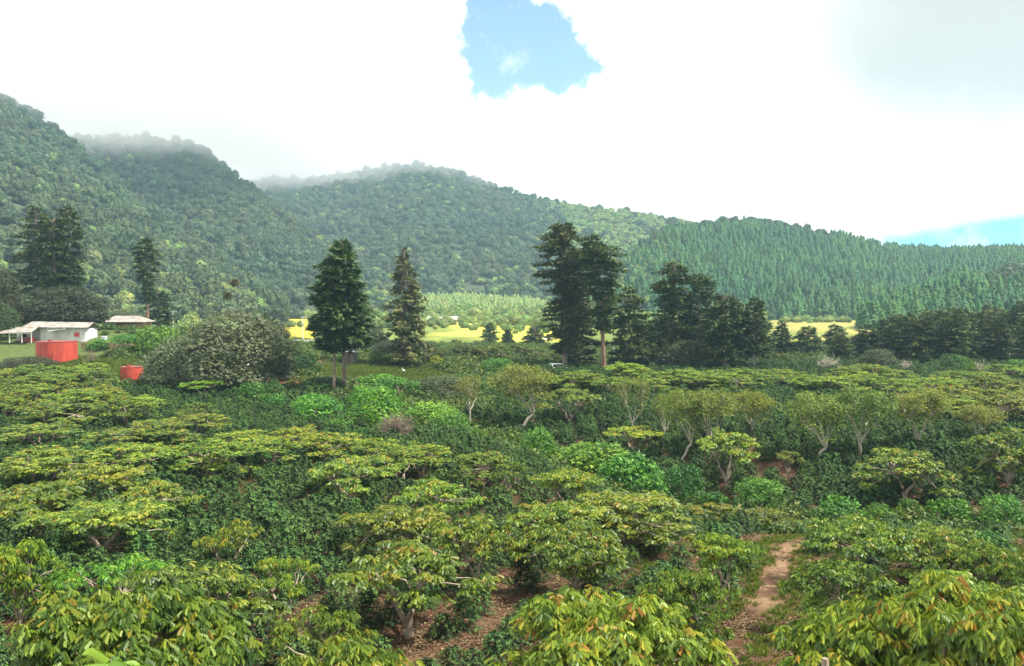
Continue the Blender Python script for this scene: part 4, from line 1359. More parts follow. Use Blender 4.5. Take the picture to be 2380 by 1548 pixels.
def tall(seed, vx, vt, base, prof, lab, bark="tallbark", colr=(1, 1, 1), group=None, tw=9, lean=None, **kw):
    """prof rows: (picture height y, left reach, right reach) measured on the tree; tw: trunk width"""
    x, d, z = spot(vx, base)
    k = d / F
    zy = lambda y: ZC + float(ray(vx, y)[1]) * d - z
    h = zy(vt)
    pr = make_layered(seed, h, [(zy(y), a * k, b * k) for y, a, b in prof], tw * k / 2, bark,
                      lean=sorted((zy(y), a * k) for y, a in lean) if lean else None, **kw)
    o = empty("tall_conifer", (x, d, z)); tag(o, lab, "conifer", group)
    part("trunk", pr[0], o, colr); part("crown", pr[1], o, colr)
    OCC.append((pr[1], o))
    return o


tall(101, 777, 625, 922, [(625, 5, 5), (650, 28, 12), (700, 38, 15), (740, 48, 15), (780, 45, 20), (800, 30, 20), (815, 14, 12)], "tall dark conifer with a slim bare trunk, left of the twin pair", n=9000, colr=(.62, .85, .75), tw=7, droop=.12, limbs=75)
tall(102, 800, 562, 918, [(562, 4, 4), (580, 18, 12), (594, 22, 36), (612, 50, 20), (632, 35, 24), (655, 58, 32), (690, 50, 44), (720, 60, 55), (760, 64, 58), (785, 55, 62), (805, 40, 36), (818, 16, 14)], "tallest dark conifer with a thick bare trunk, right of the twin pair", n=17000, colr=(.65, .88, .75), tw=10, droop=.14, limbs=130)
tall(103, 940, 580, 855, [(580, 3, 3), (610, 12, 10), (634, 22, 28), (650, 14, 22), (665, 24, 32), (690, 34, 44), (712, 36, 30), (740, 40, 38), (775, 42, 48), (805, 40, 56), (838, 30, 40)], "brownish ragged conifer right of the twin dark pair", n=9500, colr=(1.15, 1.0, .95), droop=.3, limbs=95, tw=10)
tall(104, 1313, 522, 862, [(522, 14, 14), (540, 34, 26), (568, 52, 46), (598, 76, 56), (622, 60, 60), (645, 62, 56), (668, 38, 50), (695, 48, 46), (730, 38, 52), (770, 42, 50), (800, 30, 40), (825, 18, 30)], "massive old conifer with a leaning layered crown and grey trunk", n=20000, colr=(.92, .88, .72), tw=14, pad=(1.6, .42), limbs=140, droop=.0, spray=.8, lean=[(522, -8), (620, 4), (860, 0)])
tall(105, 1405, 548, 872, [(548, 5, 5), (562, 26, 16), (580, 34, 44), (604, 30, 58), (630, 26, 46), (655, 22, 44), (690, 8, 40), (720, 6, 36), (750, 12, 30), (775, 8, 12)], "old conifer with a bare reddish trunk and wind-swept crown", bark="redbark", n=11000, colr=(.8, .92, .72), tw=11, pad=(1.4, .42), limbs=80, droop=.02, lean=[(548, -32), (600, -18), (700, -9), (872, 0)])
tall(106, 1462, 668, 862, [(668, 5, 5), (690, 22, 22), (720, 34, 40), (770, 48, 52), (815, 46, 50), (840, 36, 40)], "shorter dark conifer right of the bare reddish trunk", n=10000, colr=(.7, .88, .75), limbs=80)
tall(107, 1563, 612, 858, [(612, 10, 12), (628, 30, 30), (655, 44, 40), (685, 38, 34), (715, 32, 36), (735, 52, 40), (780, 46, 42), (835, 38, 38)], "flat-topped layered conifer in the middle of the tall group", n=14000, colr=(.72, .82, .7), pad=(1.4, .40), limbs=105, droop=0)
tall(108, 1622, 638, 858, [(638, 6, 8), (655, 24, 24), (685, 22, 38), (720, 26, 34), (780, 30, 36), (840, 30, 34)], "dark conifer close behind the flat-topped layered one", n=9500, colr=(.66, .8, .7), pad=(1.3, .4), limbs=80, droop=.02)
tall(109, 1684, 688, 868, [(688, 10, 10), (705, 34, 28), (745, 46, 40), (800, 46, 44), (848, 40, 40)], "bulky dark conifer right of the flat-topped one", n=11000, colr=(.7, .88, .75), limbs=85)
tall(110, 1752, 694, 866, [(694, 4, 4), (712, 18, 18), (740, 27, 26), (775, 30, 30), (800, 34, 36), (826, 22, 22)], "slim conifer standing apart on a pale bare trunk", n=6500, colr=(.78, .9, .78), bark="palebark", limbs=75, tw=6)
tall(111, 88, 482, 212, [(482, 4, 4), (505, 16, 18), (540, 40, 24), (590, 44, 30), (640, 46, 30), (690, 34, 30)], "left tree of the dark conifer trio behind the house", n=11000, colr=(.85, .95, .75), limbs=100)
tall(112, 128, 508, 205, [(508, 8, 8), (530, 22, 24), (570, 32, 34), (620, 34, 36), (690, 34, 34)], "middle tree of the dark conifer trio behind the house", n=10000, colr=(.65, .82, .7), limbs=90)
tall(113, 160, 478, 208, [(478, 4, 4), (495, 14, 14), (530, 26, 22), (580, 24, 28), (640, 26, 28), (690, 26, 26)], "right pointed tree of the dark conifer trio behind the house", n=9500, colr=(.72, .9, .72), limbs=90)
tall(114, 342, 555, 225, [(555, 5, 5), (568, 14, 12), (584, 26, 30), (600, 20, 20), (622, 20, 24), (642, 24, 14), (662, 10, 10), (690, 6, 8), (705, 4, 6)], "lone thin conifer with a tufted top and long bare trunk", n=5500, colr=(.72, .85, .72), bark="redbark", limbs=60, tw=7)
tall(115, 368, 675, 232, [(675, 6, 6), (695, 18, 18), (730, 24, 24), (755, 22, 22)], "small rounded conifer at the foot of the lone thin one", n=4500, colr=(.6, .8, .72), limbs=50)
tall(116, 1345, 650, 858, [(650, 8, 8), (690, 30, 34), (740, 38, 40), (800, 42, 46), (845, 40, 42)], "dark lower conifer tucked against the massive old one", n=10000, colr=(.68, .8, .68), limbs=85)
tall(117, 1138, 752, 300, [(752, 3, 3), (770, 14, 14), (790, 20, 20), (802, 18, 18)], "small dark conifer in front of the yellow field", n=3000, colr=(.7, 1, .9), limbs=45)
tall(118, 1180, 768, 300, [(768, 2, 2), (785, 8, 8), (803, 15, 15)], "smallest pointed conifer in front of the yellow field", n=2200, colr=(.7, 1, .9), limbs=40)
tall(119, 1242, 762, 290, [(762, 6, 6), (780, 20, 20), (803, 26, 26)], "bushy dark conifer left of the red hut", n=3500, colr=(.65, .9, .8), limbs=45)
tall(120, 1818, 752, 240, [(752, 3, 3), (775, 16, 16), (805, 30, 30), (840, 34, 34)], "dark spreading conifer, first of the belt right of the slim pale trunk", n=7000, colr=(.75, .9, .75), limbs=70)
tall(121, 1880, 760, 240, [(760, 8, 8), (778, 24, 22), (805, 34, 32), (840, 34, 34)], "second conifer of the belt with drooping tiers", n=7000, colr=(.78, .92, .75), limbs=70, droop=.15)
tall(122, 1945, 756, 262, [(756, 6, 6), (775, 22, 22), (805, 30, 30), (840, 28, 28)], "blackish conifer behind the pale leafless tree", n=6000, colr=(.55, .75, .75), limbs=60)
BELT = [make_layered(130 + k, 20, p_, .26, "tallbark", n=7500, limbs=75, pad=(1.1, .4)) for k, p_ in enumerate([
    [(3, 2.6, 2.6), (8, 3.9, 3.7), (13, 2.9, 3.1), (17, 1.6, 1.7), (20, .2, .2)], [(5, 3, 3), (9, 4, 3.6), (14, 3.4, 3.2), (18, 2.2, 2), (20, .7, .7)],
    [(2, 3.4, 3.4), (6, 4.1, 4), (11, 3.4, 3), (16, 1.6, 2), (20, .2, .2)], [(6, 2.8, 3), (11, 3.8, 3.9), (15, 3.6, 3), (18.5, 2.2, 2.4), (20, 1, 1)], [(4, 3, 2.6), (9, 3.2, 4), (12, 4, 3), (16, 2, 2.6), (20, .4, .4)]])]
rb = random.Random(4)
for k in range(40):
    vx = 1960 + k * 11.5 + rb.uniform(-8, 8)
    d = rb.uniform(198, 242)
    top = 775 - 50 * min(1, max(0, (vx - 1960) / 180)) - 14 * max(0, (vx - 2200) / 180) + rb.uniform(-14, 22)
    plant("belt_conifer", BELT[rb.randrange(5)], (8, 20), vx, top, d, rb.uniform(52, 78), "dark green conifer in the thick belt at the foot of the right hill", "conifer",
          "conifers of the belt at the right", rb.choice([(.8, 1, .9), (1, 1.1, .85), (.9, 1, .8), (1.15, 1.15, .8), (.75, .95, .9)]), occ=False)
for k in range(9):
    vx = 1500 + k * 34 + rb.uniform(-10, 10)
    plant("belt_conifer", BELT[rb.randrange(5)], (8, 20), vx, rb.uniform(735, 775), rb.uniform(205, 232), rb.uniform(60, 85), "dark background conifer filling in behind the tall conifer group", "conifer",
          "background conifers behind the tall group", rb.choice([(.75, .9, .8), (.8, 1, .85)]), occ=False)
# two thin stems with small tufts above the huge grey-green tree
for seed, vx, vt, lab in [(141, 526, 682, "thin stem with a small brown tuft above the huge grey-green tree"), (142, 543, 650, "taller thin stem with a tiny orange tuft above the huge grey-green tree")]:
    x, d, z = spot(vx, 215)
    h = ZC + float(ray(vx, vt)[1]) * d - z
    tb = Tubes(); rng = np.random.default_rng(seed)
    tb.add(limb(rng, (0, 0, -.3), (.2, 0, h * .97), .0, 8, .012), np.linspace(.12, .03, 8), 6)
    nn = 160; dd = rnd_dir(rng, nn)
    cm = leaf_mesh("tuft", np.array([.2, 0, h * .95]) + dd * (.9, .9, .7) * rng.random((nn, 1)), dd + (0, 0, -.3), rnd_dir(rng, nn), rng.uniform(.4, .8, nn), T_TRIO, rng.random(nn), M["grey"])
    o = empty("tufted_stem", (x, d, z)); tag(o, lab, "tree")
    part("trunk", tb.mesh("tufted_trunk", M["twig"]), o); part("crown", cm, o, (1.3, .8, .35))


# ------------------------------------------------------------------ buildings and small things
class MB:
    def __init__(self): self.V, self.F = [], []

    def box(self, c, s, rz=0.0):
        k = len(self.V); ca, sa = math.cos(rz), math.sin(rz)
        for dx, dy, dz in [(-1, -1, -1), (1, -1, -1), (1, 1, -1), (-1, 1, -1), (-1, -1, 1), (1, -1, 1), (1, 1, 1), (-1, 1, 1)]:
            x, y = dx * s[0] / 2, dy * s[1] / 2
            self.V.append((c[0] + x * ca - y * sa, c[1] + x * sa + y * ca, c[2] + dz * s[2] / 2))
        self.F += [tuple(k + q for q in f) for f in [(0, 3, 2, 1), (4, 5, 6, 7), (0, 1, 5, 4), (1, 2, 6, 5), (2, 3, 7, 6), (3, 0, 4, 7)]]
        return self

    def prism(self, poly, y0, y1):
        """poly in x,z extruded along y"""
        k, n = len(self.V), len(poly)
        self.V += [(x, y0, z) for x, z in poly] + [(x, y1, z) for x, z in poly]
        self.F.append(tuple(k + i for i in range(n)))
        self.F.append(tuple(k + n + i for i in reversed(range(n))))
        for i in range(n):
            j = (i + 1) % n
            self.F.append((k + j, k + i, k + n + i, k + n + j))
        return self

    def slab(self, a, b, c, d, th):
        """sheet through four corners with thickness"""
        k = len(self.V)
        P = [Vector(p) for p in (a, b, c, d)]
        n = (P[1] - P[0]).cross(P[3] - P[0]).normalized() * th
        self.V += [tuple(p) for p in P] + [tuple(p + n) for p in P]
        self.F += [tuple(k + q for q in f) for f in [(3, 2, 1, 0), (4, 5, 6, 7), (0, 1, 5, 4), (1, 2, 6, 5), (2, 3, 7, 6), (3, 0, 4, 7)]]
        return self

    def cyl(self, c, r, h, n=32, r2=None):
        k = len(self.V); r2 = r if r2 is None else r2
        for z, rr in ((0, r), (h, r2)):
            self.V += [(c[0] + rr * math.cos(i / n * TAU), c[1] + rr * math.sin(i / n * TAU), c[2] + z) for i in range(n)]
        self.F.append(tuple(k + i for i in reversed(range(n))))
        self.F.append(tuple(k + n + i for i in range(n)))
        self.F += [(k + i, k + (i + 1) % n, k + n + (i + 1) % n, k + n + i) for i in range(n)]
        return self

    def build(self, name, mat, parent=None):
        me = bpy.data.meshes.new(name)
        me.from_pydata(self.V, [], self.F)
        me.materials.append(M[mat])
        me.update()
        o = bpy.data.objects.new(name, me)
        COL.objects.link(o)
        if parent: o.parent = parent
        return o


def at(vx, vy, d):
    sx, sz = ray(vx, vy)
    return float(sx) * d, d, ZC + float(sz) * d


# white house; local x to the right, y away, z up; 1 m = F/175 px = 11.8 px
hx, hy, hz = at(146, 812, 176)
hz = float(H(hx, hy)) - .1
house = empty("farm_house", (hx, hy, hz), math.radians(4), (.93, .93, .95))
tag(house, "white farm house with weathered sheet roof and red shutter behind the big red tank", "house")
wl = MB().prism([(-4.6, 0), (4.7, 0), (4.7, 2.75), (0, 3.5), (-4.6, 2.75)], 0, 6.5).build("wall", "white", house)
MB().slab((-8.0, -1.0, 3.15), (5.6, -1.0, 2.95), (5.3, 3.2, 3.95), (-7.6, 3.2, 4.15), .07).build("roof", "sheet", house)
MB().slab((-7.6, 3.2, 4.16), (5.3, 3.2, 3.96), (5.4, 7.4, 2.9), (-7.8, 7.4, 2.9), .07).build("rear_roof", "sheet", house)
MB().slab((-9.6, -3.4, 2.05), (-4.9, -3.4, 2.15), (-4.6, -.9, 3.12), (-9.0, -.9, 3.12), .06).build("porch_roof", "sheet", house)
MB().slab((-12.8, -2.8, 1.75), (-9.7, -3.2, 2.0), (-9.0, -.6, 3.0), (-12.2, -.6, 2.3), .06).build("lean_to_roof", "sheet", house)
MB().slab((-2.3, -1.9, 2.25), (1.1, -1.9, 2.75), (1.1, -.02, 2.88), (-2.3, -.02, 2.5), .06).build("awning", "sheetwhite", house)
for px_ in (-9.4, -6.9, -5.0):
    MB().box((px_, -3.2, 1.05), (.16, .16, 2.1)).build("porch_post", "white", house)
MB().box((-7.2, -3.25, 1.95), (4.8, .1, .12)).build("porch_beam", "white", house)
MB().box((-7.2, .6, 1.35), (4.9, .15, 2.7)).build("porch_wall", "greywhite", house)
MB().box((-8.1, .5, .85), (.9, .06, 1.7)).build("door", "dark", house)
MB().box((-6.9, -.6, .55), (2.6, .9, 1.0)).build("porch_bench", "darkred", house)
wn = MB().box((2.95, -.03, 1.55), (1.12, .10, .90)).build("window", "redpaint", house)
MB().box((2.95, -.02, 2.05), (1.3, .13, .07)).box((2.95, -.02, 1.06), (1.3, .13, .07)).build("frame", "white", wn)
MB().box((4.5, 1.5, .45), (.3, .3, .9)).build("downpipe_base", "greywhite", house)


def tank(vx, vtop, vbot, wpx, d, label, mat="redtank"):
    x, y, zb = at(vx, vbot, d)
    r = wpx * d / F / 2
    h = (vbot - vtop) * d / F
    z = min(zb, float(H(x, y)))
    h += zb - z
    o = empty("water_tank", (x, y, z)); tag(o, label, "water tank", "round red tanks below the farm house")
    MB().cyl((0, 0, 0), r, h, 48).build("body", mat, o)
    MB().cyl((0, 0, h), r * 1.012, .09, 48).build("rim", "redrim", o)
    b = MB()
    for f in (.33, .66): b.cyl((0, 0, h * f), r + .012, .05, 48)
    b.build("hoop", mat, o)
    MB().cyl((-.2 * r, -.3 * r, h + .09), .35, .35, 16, .3).build("hatch", "redrim", o)
    MB().cyl((r * .3, -r * 1.0, 0), .05, h * .5, 8).build("pipe", "redrim", o)
    return o


tank(132.5, 794, 839, 88, 160, "large bright red round tank in front of the white house")
tank(307, 853, 876, 50, 143, "smaller bright red tank sunk behind shade trees below the lawn")
tank(392, 870, 894, 40, 140, "dark red tank half hidden under the silvery leaning tree", "darkred")

# rust red barn
bx, by, _ = at(290, 765, 218); bz = float(H(bx, by)); bz = ZC + float(ray(290, 769)[1]) * 218
barn = empty("barn", (bx, by, bz), math.radians(-3)); tag(barn, "rust red barn with pale hipped sheet roof behind the house", "barn")
MB().box((.4, 2.5, 1.05), (8.0, 5.0, 2.1)).build("wall", "rustwall", barn)
b = MB(); zt, ze = 3.6, 2.15
e = [(-5.2, -.9, ze), (5.2, -.9, ze), (5.2, 6, ze), (-5.2, 6, ze)]; r_ = [(-3.6, 2.5, zt), (2.4, 2.5, zt)]
b.slab(e[0], e[1], r_[1], r_[0], .06).slab(e[1], e[2], (2.41, 2.51, zt), (2.41, 2.49, zt), .06).slab(e[2], e[3], r_[0], r_[1], .06)
b.build("roof", "sheet", barn)
MB().box((0, -.86, 2.02), (10.2, .1, .2)).build("eaves_board", "dark", barn)
MB().box((-1.6, -.03, .95), (1.6, .08, 1.9)).build("door", "darkred", barn)

# low building with a white roof
lx, ly, lz = at(692, 800, 212)
lb = empty("low_building", (lx, ly, lz - 1.6)); tag(lb, "low grey building with a long white sheet roof left of the central conifers", "building")
MB().box((0, 2, .75), (6.4, 4, 1.6)).build("wall", "greywhite", lb)
MB().slab((-3.5, -.7, 1.6), (3.5, -.7, 1.5), (3.5, 4.4, 2.4), (-3.5, 4.4, 2.4), .07).build("roof", "sheetwhite", lb)
MB().box((-1.2, -.03, .6), (.9, .08, 1.2)).build("door", "dark", lb)

# plank shed
sx_, sy_, sz_ = at(811, 843, 172); sz_ = min(sz_, float(H(sx_, sy_)) + .3)
sh = empty("plank_shed", (sx_, sy_, sz_), math.radians(-8)); tag(sh, "small grey plank shed with a shiny tin roof beside the tall trunk", "shed")
MB().box((0, 1, 1.0), (2.2, 2.0, 2.2)).build("wall", "planks", sh)
MB().slab((-1.5, -.5, 2.12), (1.6, -.5, 2.02), (1.6, 2.3, 2.65), (-1.5, 2.3, 2.75), .05).build("roof", "sheetwhite", sh)
MB().box((.1, -.03, .9), (.06, .05, 1.9)).build("door_gap", "dark", sh)

# brown shack under the big tree
kx, ky, kz = at(540, 878, 150); kz = float(H(kx, ky))
sk = empty("shack", (kx, ky, kz)); tag(sk, "brown plank shack with dark doorway under the huge grey-green tree", "shack")
MB().box((-2.4, 1.5, 1.1), (1.8, 3, 2.2)).build("side_wall", "orangewall", sk)
MB().box((.0, 2.9, 1.1), (3.0, .2, 2.2)).build("rear_wall", "dark", sk)  # near-black: the doorway's shade is put into the wall colour
MB().box((2.6, 1.2, 1.15), (1.3, .3, 2.3)).build("pale_panel", "greywhite", sk)
MB().slab((-3.5, -.4, 2.2), (3.4, -.4, 2.3), (3.4, 3.6, 2.8), (-3.5, 3.6, 2.8), .06).build("roof", "sheet", sk)
MB().box((-.6, .4, .4), (1.9, .8, .8)).build("dark_block", "dark", sk)  # near-black block low in the open front

# far buildings
fx, fy, fz = at(1027, 779, 505); fz = float(H(fx, fy))
fb = empty("long_building", (fx, fy, fz)); tag(fb, "long distant brown building with pinkish white roof beyond the yellow field", "building")
MB().box((0, 3, 1.2), (16.5, 6, 2.4)).build("wall", "brownwall", fb)
MB().slab((-8.7, -.6, 2.85), (1.2, -.6, 2.75), (1.2, 6.4, 4.4), (-8.7, 6.4, 4.4), .1).slab((1.3, -.6, 3.2), (8.7, -.6, 3.1), (8.7, 6.4, 4.8), (1.3, 6.4, 4.8), .1).build("roof", "sheetwhite", fb)
b = MB()
for k in range(5): b.box((-6.5 + k * 3.2, -.05, 1.2), (1.0, .1, 1.0))
b.build("window_row", "dark", fb)
fx, fy, fz = at(1273, 803, 330); fz = float(H(fx, fy))
fz = min(fz, ZC + float(ray(1273, 803)[1]) * 330)
rh = empty("red_hut", (fx, fy, fz)); tag(rh, "small red hut with a white roof left of the massive old conifer", "hut")
MB().box((0, 1.5, .9), (2.8, 3, 1.8)).build("wall", "redpaint", rh)
MB().slab((-1.8, -.5, 1.75), (1.8, -.5, 1.7), (1.6, 3.4, 2.7), (-1.6, 3.4, 2.7), .08).build("roof", "sheetwhite", rh)
MB().box((.4, -.04, .7), (.7, .08, 1.4)).build("door", "darkred", rh)

# poles and posts
def pole(name, vx, vt, vb, d, th, label, mat="greywhite", arm=False):
    x, y, z = at(vx, vb, d); z = min(z, float(H(x, y))); h = at(vx, vt, d)[2] - z
    o = empty(name, (x, y, z)); tag(o, label, "pole")
    MB().cyl((0, 0, 0), th, h, 12, th * .75).build("shaft", mat, o)
    if arm:
        MB().box((.25, 0, h - .25), (1.5, .12, .12)).build("crossarm", mat, o)
        b = MB()
        for q in (-.4, .1, .55, .9): b.cyl((q, 0, h - .19), .05, .22, 8)
        b.build("insulator_row", "white", o)
    else:
        MB().cyl((0, 0, h), th * .8, .06, 12, th * .4).build("cap", mat, o)
    return o


pole("utility_pole", 402, 722, 752, 238, .16, "pale concrete utility pole with a crossarm right of the lone thin conifer", arm=True)
pole("utility_pole", 704, 735, 800, 215, .11, "thin white pole rising behind the long white sheet roof", "white", arm=True)
pole("post", 991, 820, 848, 196, .11, "white post right of the brownish ragged conifer", "white")
pole("post", 1427, 808, 836, 215, .12, "white post between the two tall trunks of the right group", "white")

# earth retaining wall behind the lawn
b = MB()
for k in range(12):
    vx = 196 + k * 13
    x, y, _ = at(vx, 825, 170)
    b.box((x, y + .02 * k, float(H(x, y)) + .45), (1.12, .35, 1.5 + .12 * ((k * 7) % 3)), .05)
w_ = b.build("retaining_wall", "brownwall"); tag(w_, "low brown earth wall along the back of the lawn", "wall")

# pale tub by the house, trough on the red bank
x, y, z = at(243, 803, 176); z = float(H(x, y)) + .25
o = empty("tub", (x, y, z + .35)); tag(o, "small pale blue tub on the bank right of the white house", "tub")
MB().cyl((0, 0, 0), .50, .65, 20, .6).build("body", "blueplastic", o); MB().cyl((0, 0, .65), .64, .06, 20).build("rim", "white", o)
x, y, z = at(690, 872, 158); z = float(H(x, y))
o = empty("trough", (x, y, z)); tag(o, "small pale trough on the red bank under the very dark tree", "trough")
MB().box((0, 0, .42), (1.3, .5, .4)).build("basin", "greywhite", o); MB().box((-.4, 0, .11), (.15, .4, .22)).box((.4, 0, .11), (.15, .4, .22)).build("foot", "greywhite", o)

# young fern-leaved shoot and a cut stump at the bottom edge
x, y, z = at(258, 1560, 18.2)
fz_ = float(H(x, y))
fo = empty("fern", (x, y, fz_)); tag(fo, "fresh green fern-leaved shoot poking up at the bottom edge, left corner", "fern")
rg = np.random.default_rng(5); zt_ = z + .25 - fz_
tb = Tubes(); tb.add([(0, 0, -.1), (.05, 0, zt_ * .5), (0, 0, zt_)], [.03, .025, .015], 6)
part("stem", tb.mesh("fern_stem", M["bark"]), fo)
k_ = 14; an_ = np.arange(k_) * 2.4
ax_ = np.stack([np.cos(an_), np.sin(an_), rg.uniform(.1, .7, k_)], 1)
part("fronds", leaf_mesh("fern_fronds", np.tile([0, 0, zt_], (k_, 1)) - np.stack([0 * an_, 0 * an_, rg.random(k_) * .35], 1), ax_, np.tile([0, 0, 1.], (k_, 1)), rg.uniform(.5, .8, k_), t_compound(9), rg.uniform(.5, 1, k_), M["bright"]), fo)
x, y, z = at(1918, 1532, 18.6)
gz_ = float(H(x, y))
st = empty("cut_stump", (x, y, gz_)); tag(st, "weathered cut stump top showing at the bottom edge under the right-hand crowns", "stump")
tb = Tubes(); tb.add([(0, 0, -.2), (.03, 0, (z - gz_) * .5), (0, 0, z - gz_)], [.16, .11, .075], 10)
part("trunk", tb.mesh("stump_trunk", M["bark"]), st)
MB().cyl((0, 0, z - gz_ - .02), .072, .035, 12, .068).build("cut_top", "twig", st)

# white vehicle seen between the shade trees
cx_, cy_, cz_ = at(1297, 878, 176); cz_ = float(H(cx_, cy_))
car = empty("parked_car", (cx_, cy_, cz_), math.radians(25)); tag(car, "white vehicle half hidden among shade trees left of the massive old conifer", "car")
MB().prism([(-2.1, .45), (2.1, .45), (2.15, .95), (1.9, 1.25), (1.1, 1.32), (.5, 1.95), (-1.7, 2.0), (-2.05, 1.2)], -.85, .85).build("body", "carpaint", car)
MB().prism([(-1.6, 1.35), (.95, 1.35), (.45, 1.85), (-1.5, 1.88)], -.862, .862).build("window_band", "carglass", car)
for wx in (-1.3, 1.3):
    for wy in (-.75, .75):
        tb = Tubes(); tb.add([(wx, wy - .11, .36), (wx, wy + .11, .36)], [.36, .36], 20)
        part("wheel", tb.mesh("wheel", M["rubber"]), car)

# white egret on the grassy glade
ex, ey, ez = at(938, 868, 160); ez = float(H(ex, ey))
eg = empty("egret", (ex, ey, ez + .35), math.radians(160)); tag(eg, "white egret standing in the green glade below the ragged conifer", "bird")
me = bpy.data.meshes.new("egret_body")
vv = [(0, 0, .55), (.16, 0, .62), (.26, 0, .72), (.29, 0, .85), (.25, 0, .95), (.30, 0, 1.03), (-.18, 0, .48), (-.34, 0, .40)]
me.from_pydata(vv, [(0, 1), (1, 2), (2, 3), (3, 4), (4, 5), (0, 6), (6, 7)], [])
me.materials.append(M["feathers"])
eb = bpy.data.objects.new("body", me); COL.objects.link(eb); eb.parent = eg
md = eb.modifiers.new("skin", "SKIN")
for k, r in enumerate([.15, .11, .055, .04, .04, .052, .11, .03]):
    me.skin_vertices[0].data[k].radius = (r, r * 1.05)
me.skin_vertices[0].data[0].use_root = True
ms = eb.modifiers.new("smooth", "SUBSURF"); ms.levels = 2; ms.render_levels = 2
MB().prism([(.33, 1.045), (.33, 1.01), (.47, 1.0)], -.014, .014).build("beak", "beak", eg)
for s in (-.06, .06):
    tb = Tubes(); tb.add([(.02, s, .48), (-.02, s, .22), (.02, s, -.35)], [.022, .016, .014], 8)
    tb.add([(.02, s, -.34), (.14, s, -.36)], [.014, .008], 6)
    part("leg", tb.mesh("leg", M["blackleg"]), eg)

# ------------------------------------------------------------------ coffee bushes
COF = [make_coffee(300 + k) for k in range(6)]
pts = []
rng = np.random.default_rng(55)
# near slope: straight rows
for k in range(-60, 45):
    r0 = ROW_0 + (k + .5) * ROW_SP
    tt = np.arange(0, 190, 1.3)
    x = ROWN[0] * r0 + ROWD[0] * tt + rng.normal(0, .10, len(tt))
    y = ROWN[1] * r0 + ROWD[1] * tt + rng.normal(0, .10, len(tt)) + rng.uniform(0, 1)
    vd = valley_d(x, y)
    ok = (y > 15) & (np.abs(x) < .64 * y + 5) & ((vd < -7.5) | ((x < -22) & (y < 132)))
    ok &= (y < 133) & (dist_poly(x, y, PATH) > 1.5)
    ok &= ~((fbm(x / 4, y / 4, 61) > .77))
    ok &= ~((y > 118) & (x < -62))
    x, y = x[ok], y[ok]
    lush = .82 + .24 * (1 - sstep(-11, -5, x - (y - 40) * .12))
    pts.append(np.stack([x, y, lush * rng.uniform(.8, 1.2, len(x))], 1))
# far slope: close contour rows
for yy_ in np.arange(74, 202, 2.0):
    x = np.arange(-14, 125, 1.35); x = x + rng.normal(0, .25, len(x)); y = yy_ + rng.normal(0, .3, len(x))
    vd = valley_d(x, y)
    ok = (vd > 9 + 1.5 * (vnoise(x / 6, 0 * x, 4) - .5)) & (np.abs(x) < .64 * y + 5)
    ok &= ~((y > 125) & (x < -2)) & ~((y > 150) & (x < 4)) & ~((y > 190) & (x < 22))
    ok &= ~((fbm(x / 6, y / 6, 62) > .74))
    x, y = x[ok], y[ok]
    pts.append(np.stack([x, y, 1.08 * rng.uniform(.85, 1.25, len(x))], 1))
pts = np.concatenate(pts)
pts = pts[np.argsort(pts[:, 1])]
clearr = np.ones(len(pts), bool)
for me_, o in OCC:
    if o.name.startswith("shade_tree") and o.location.y < 130:
        dx, dy = pts[:, 0] - o.location.x * pts[:, 1] / o.location.y, pts[:, 1] - o.location.y
        clearr &= ~((np.abs(dx) < .75) & (dy > -2.6) & (dy < .8))
pts = pts[clearr]
P3 = np.stack([pts[:, 0], pts[:, 1], H(pts[:, 0], pts[:, 1]) - .05], 1)
vx, vy = project(P3 + (0, 0, 1.0))
inview = (vx > -60) & (vx < 2440) & (vy < 1640)
P3, sc_ = P3[inview], pts[inview, 2]

# which of the nearest bushes show between the shade trees
from mathutils.bvhtree import BVHTree
bpy.context.view_layer.update()
_bvh, occ = {}, []
for me_, o in OCC:
    if o.location.y > 75: continue
    if me_.name not in _bvh:
        vs = [v.co for v in me_.vertices]
        _bvh[me_.name] = BVHTree.FromPolygons(vs, [tuple(p.vertices) for p in me_.polygons])
    bb = np.array([list(o.matrix_world @ v.co) for v in list(me_.vertices)[::max(1, len(me_.vertices) // 300)]])
    a, b = project(bb)
    occ.append((_bvh[me_.name], o.matrix_world.inverted(), a.min(), a.max(), b.min(), b.max(), o.location.y))
camloc = Vector((0, 0, ZC))


def shows(p, s):
    for dx, dz in [(0, 1.7), (-.5, 1.3), (.5, 1.3), (0, 1.2), (-.7, .9), (.7, .9)]:
        q = Vector((p[0] + dx * s, p[1] - .4 * s, p[2] + dz * s))
        a, b = project(np.array(q))
        if not (5 < a < 2375 and b < 1540): continue
        hit = False
        for bv, inv, x0, x1, y0, y1, dd in occ:
            if dd - 3.5 > p[1] or a < x0 or a > x1 or b < y0 or b > y1: continue
            l0 = inv @ camloc; l1 = inv @ q
            v = l1 - l0
            if bv.ray_cast(l0, v.normalized(), v.length)[0] is not None:
                hit = True; break
        if not hit: return True
    return False


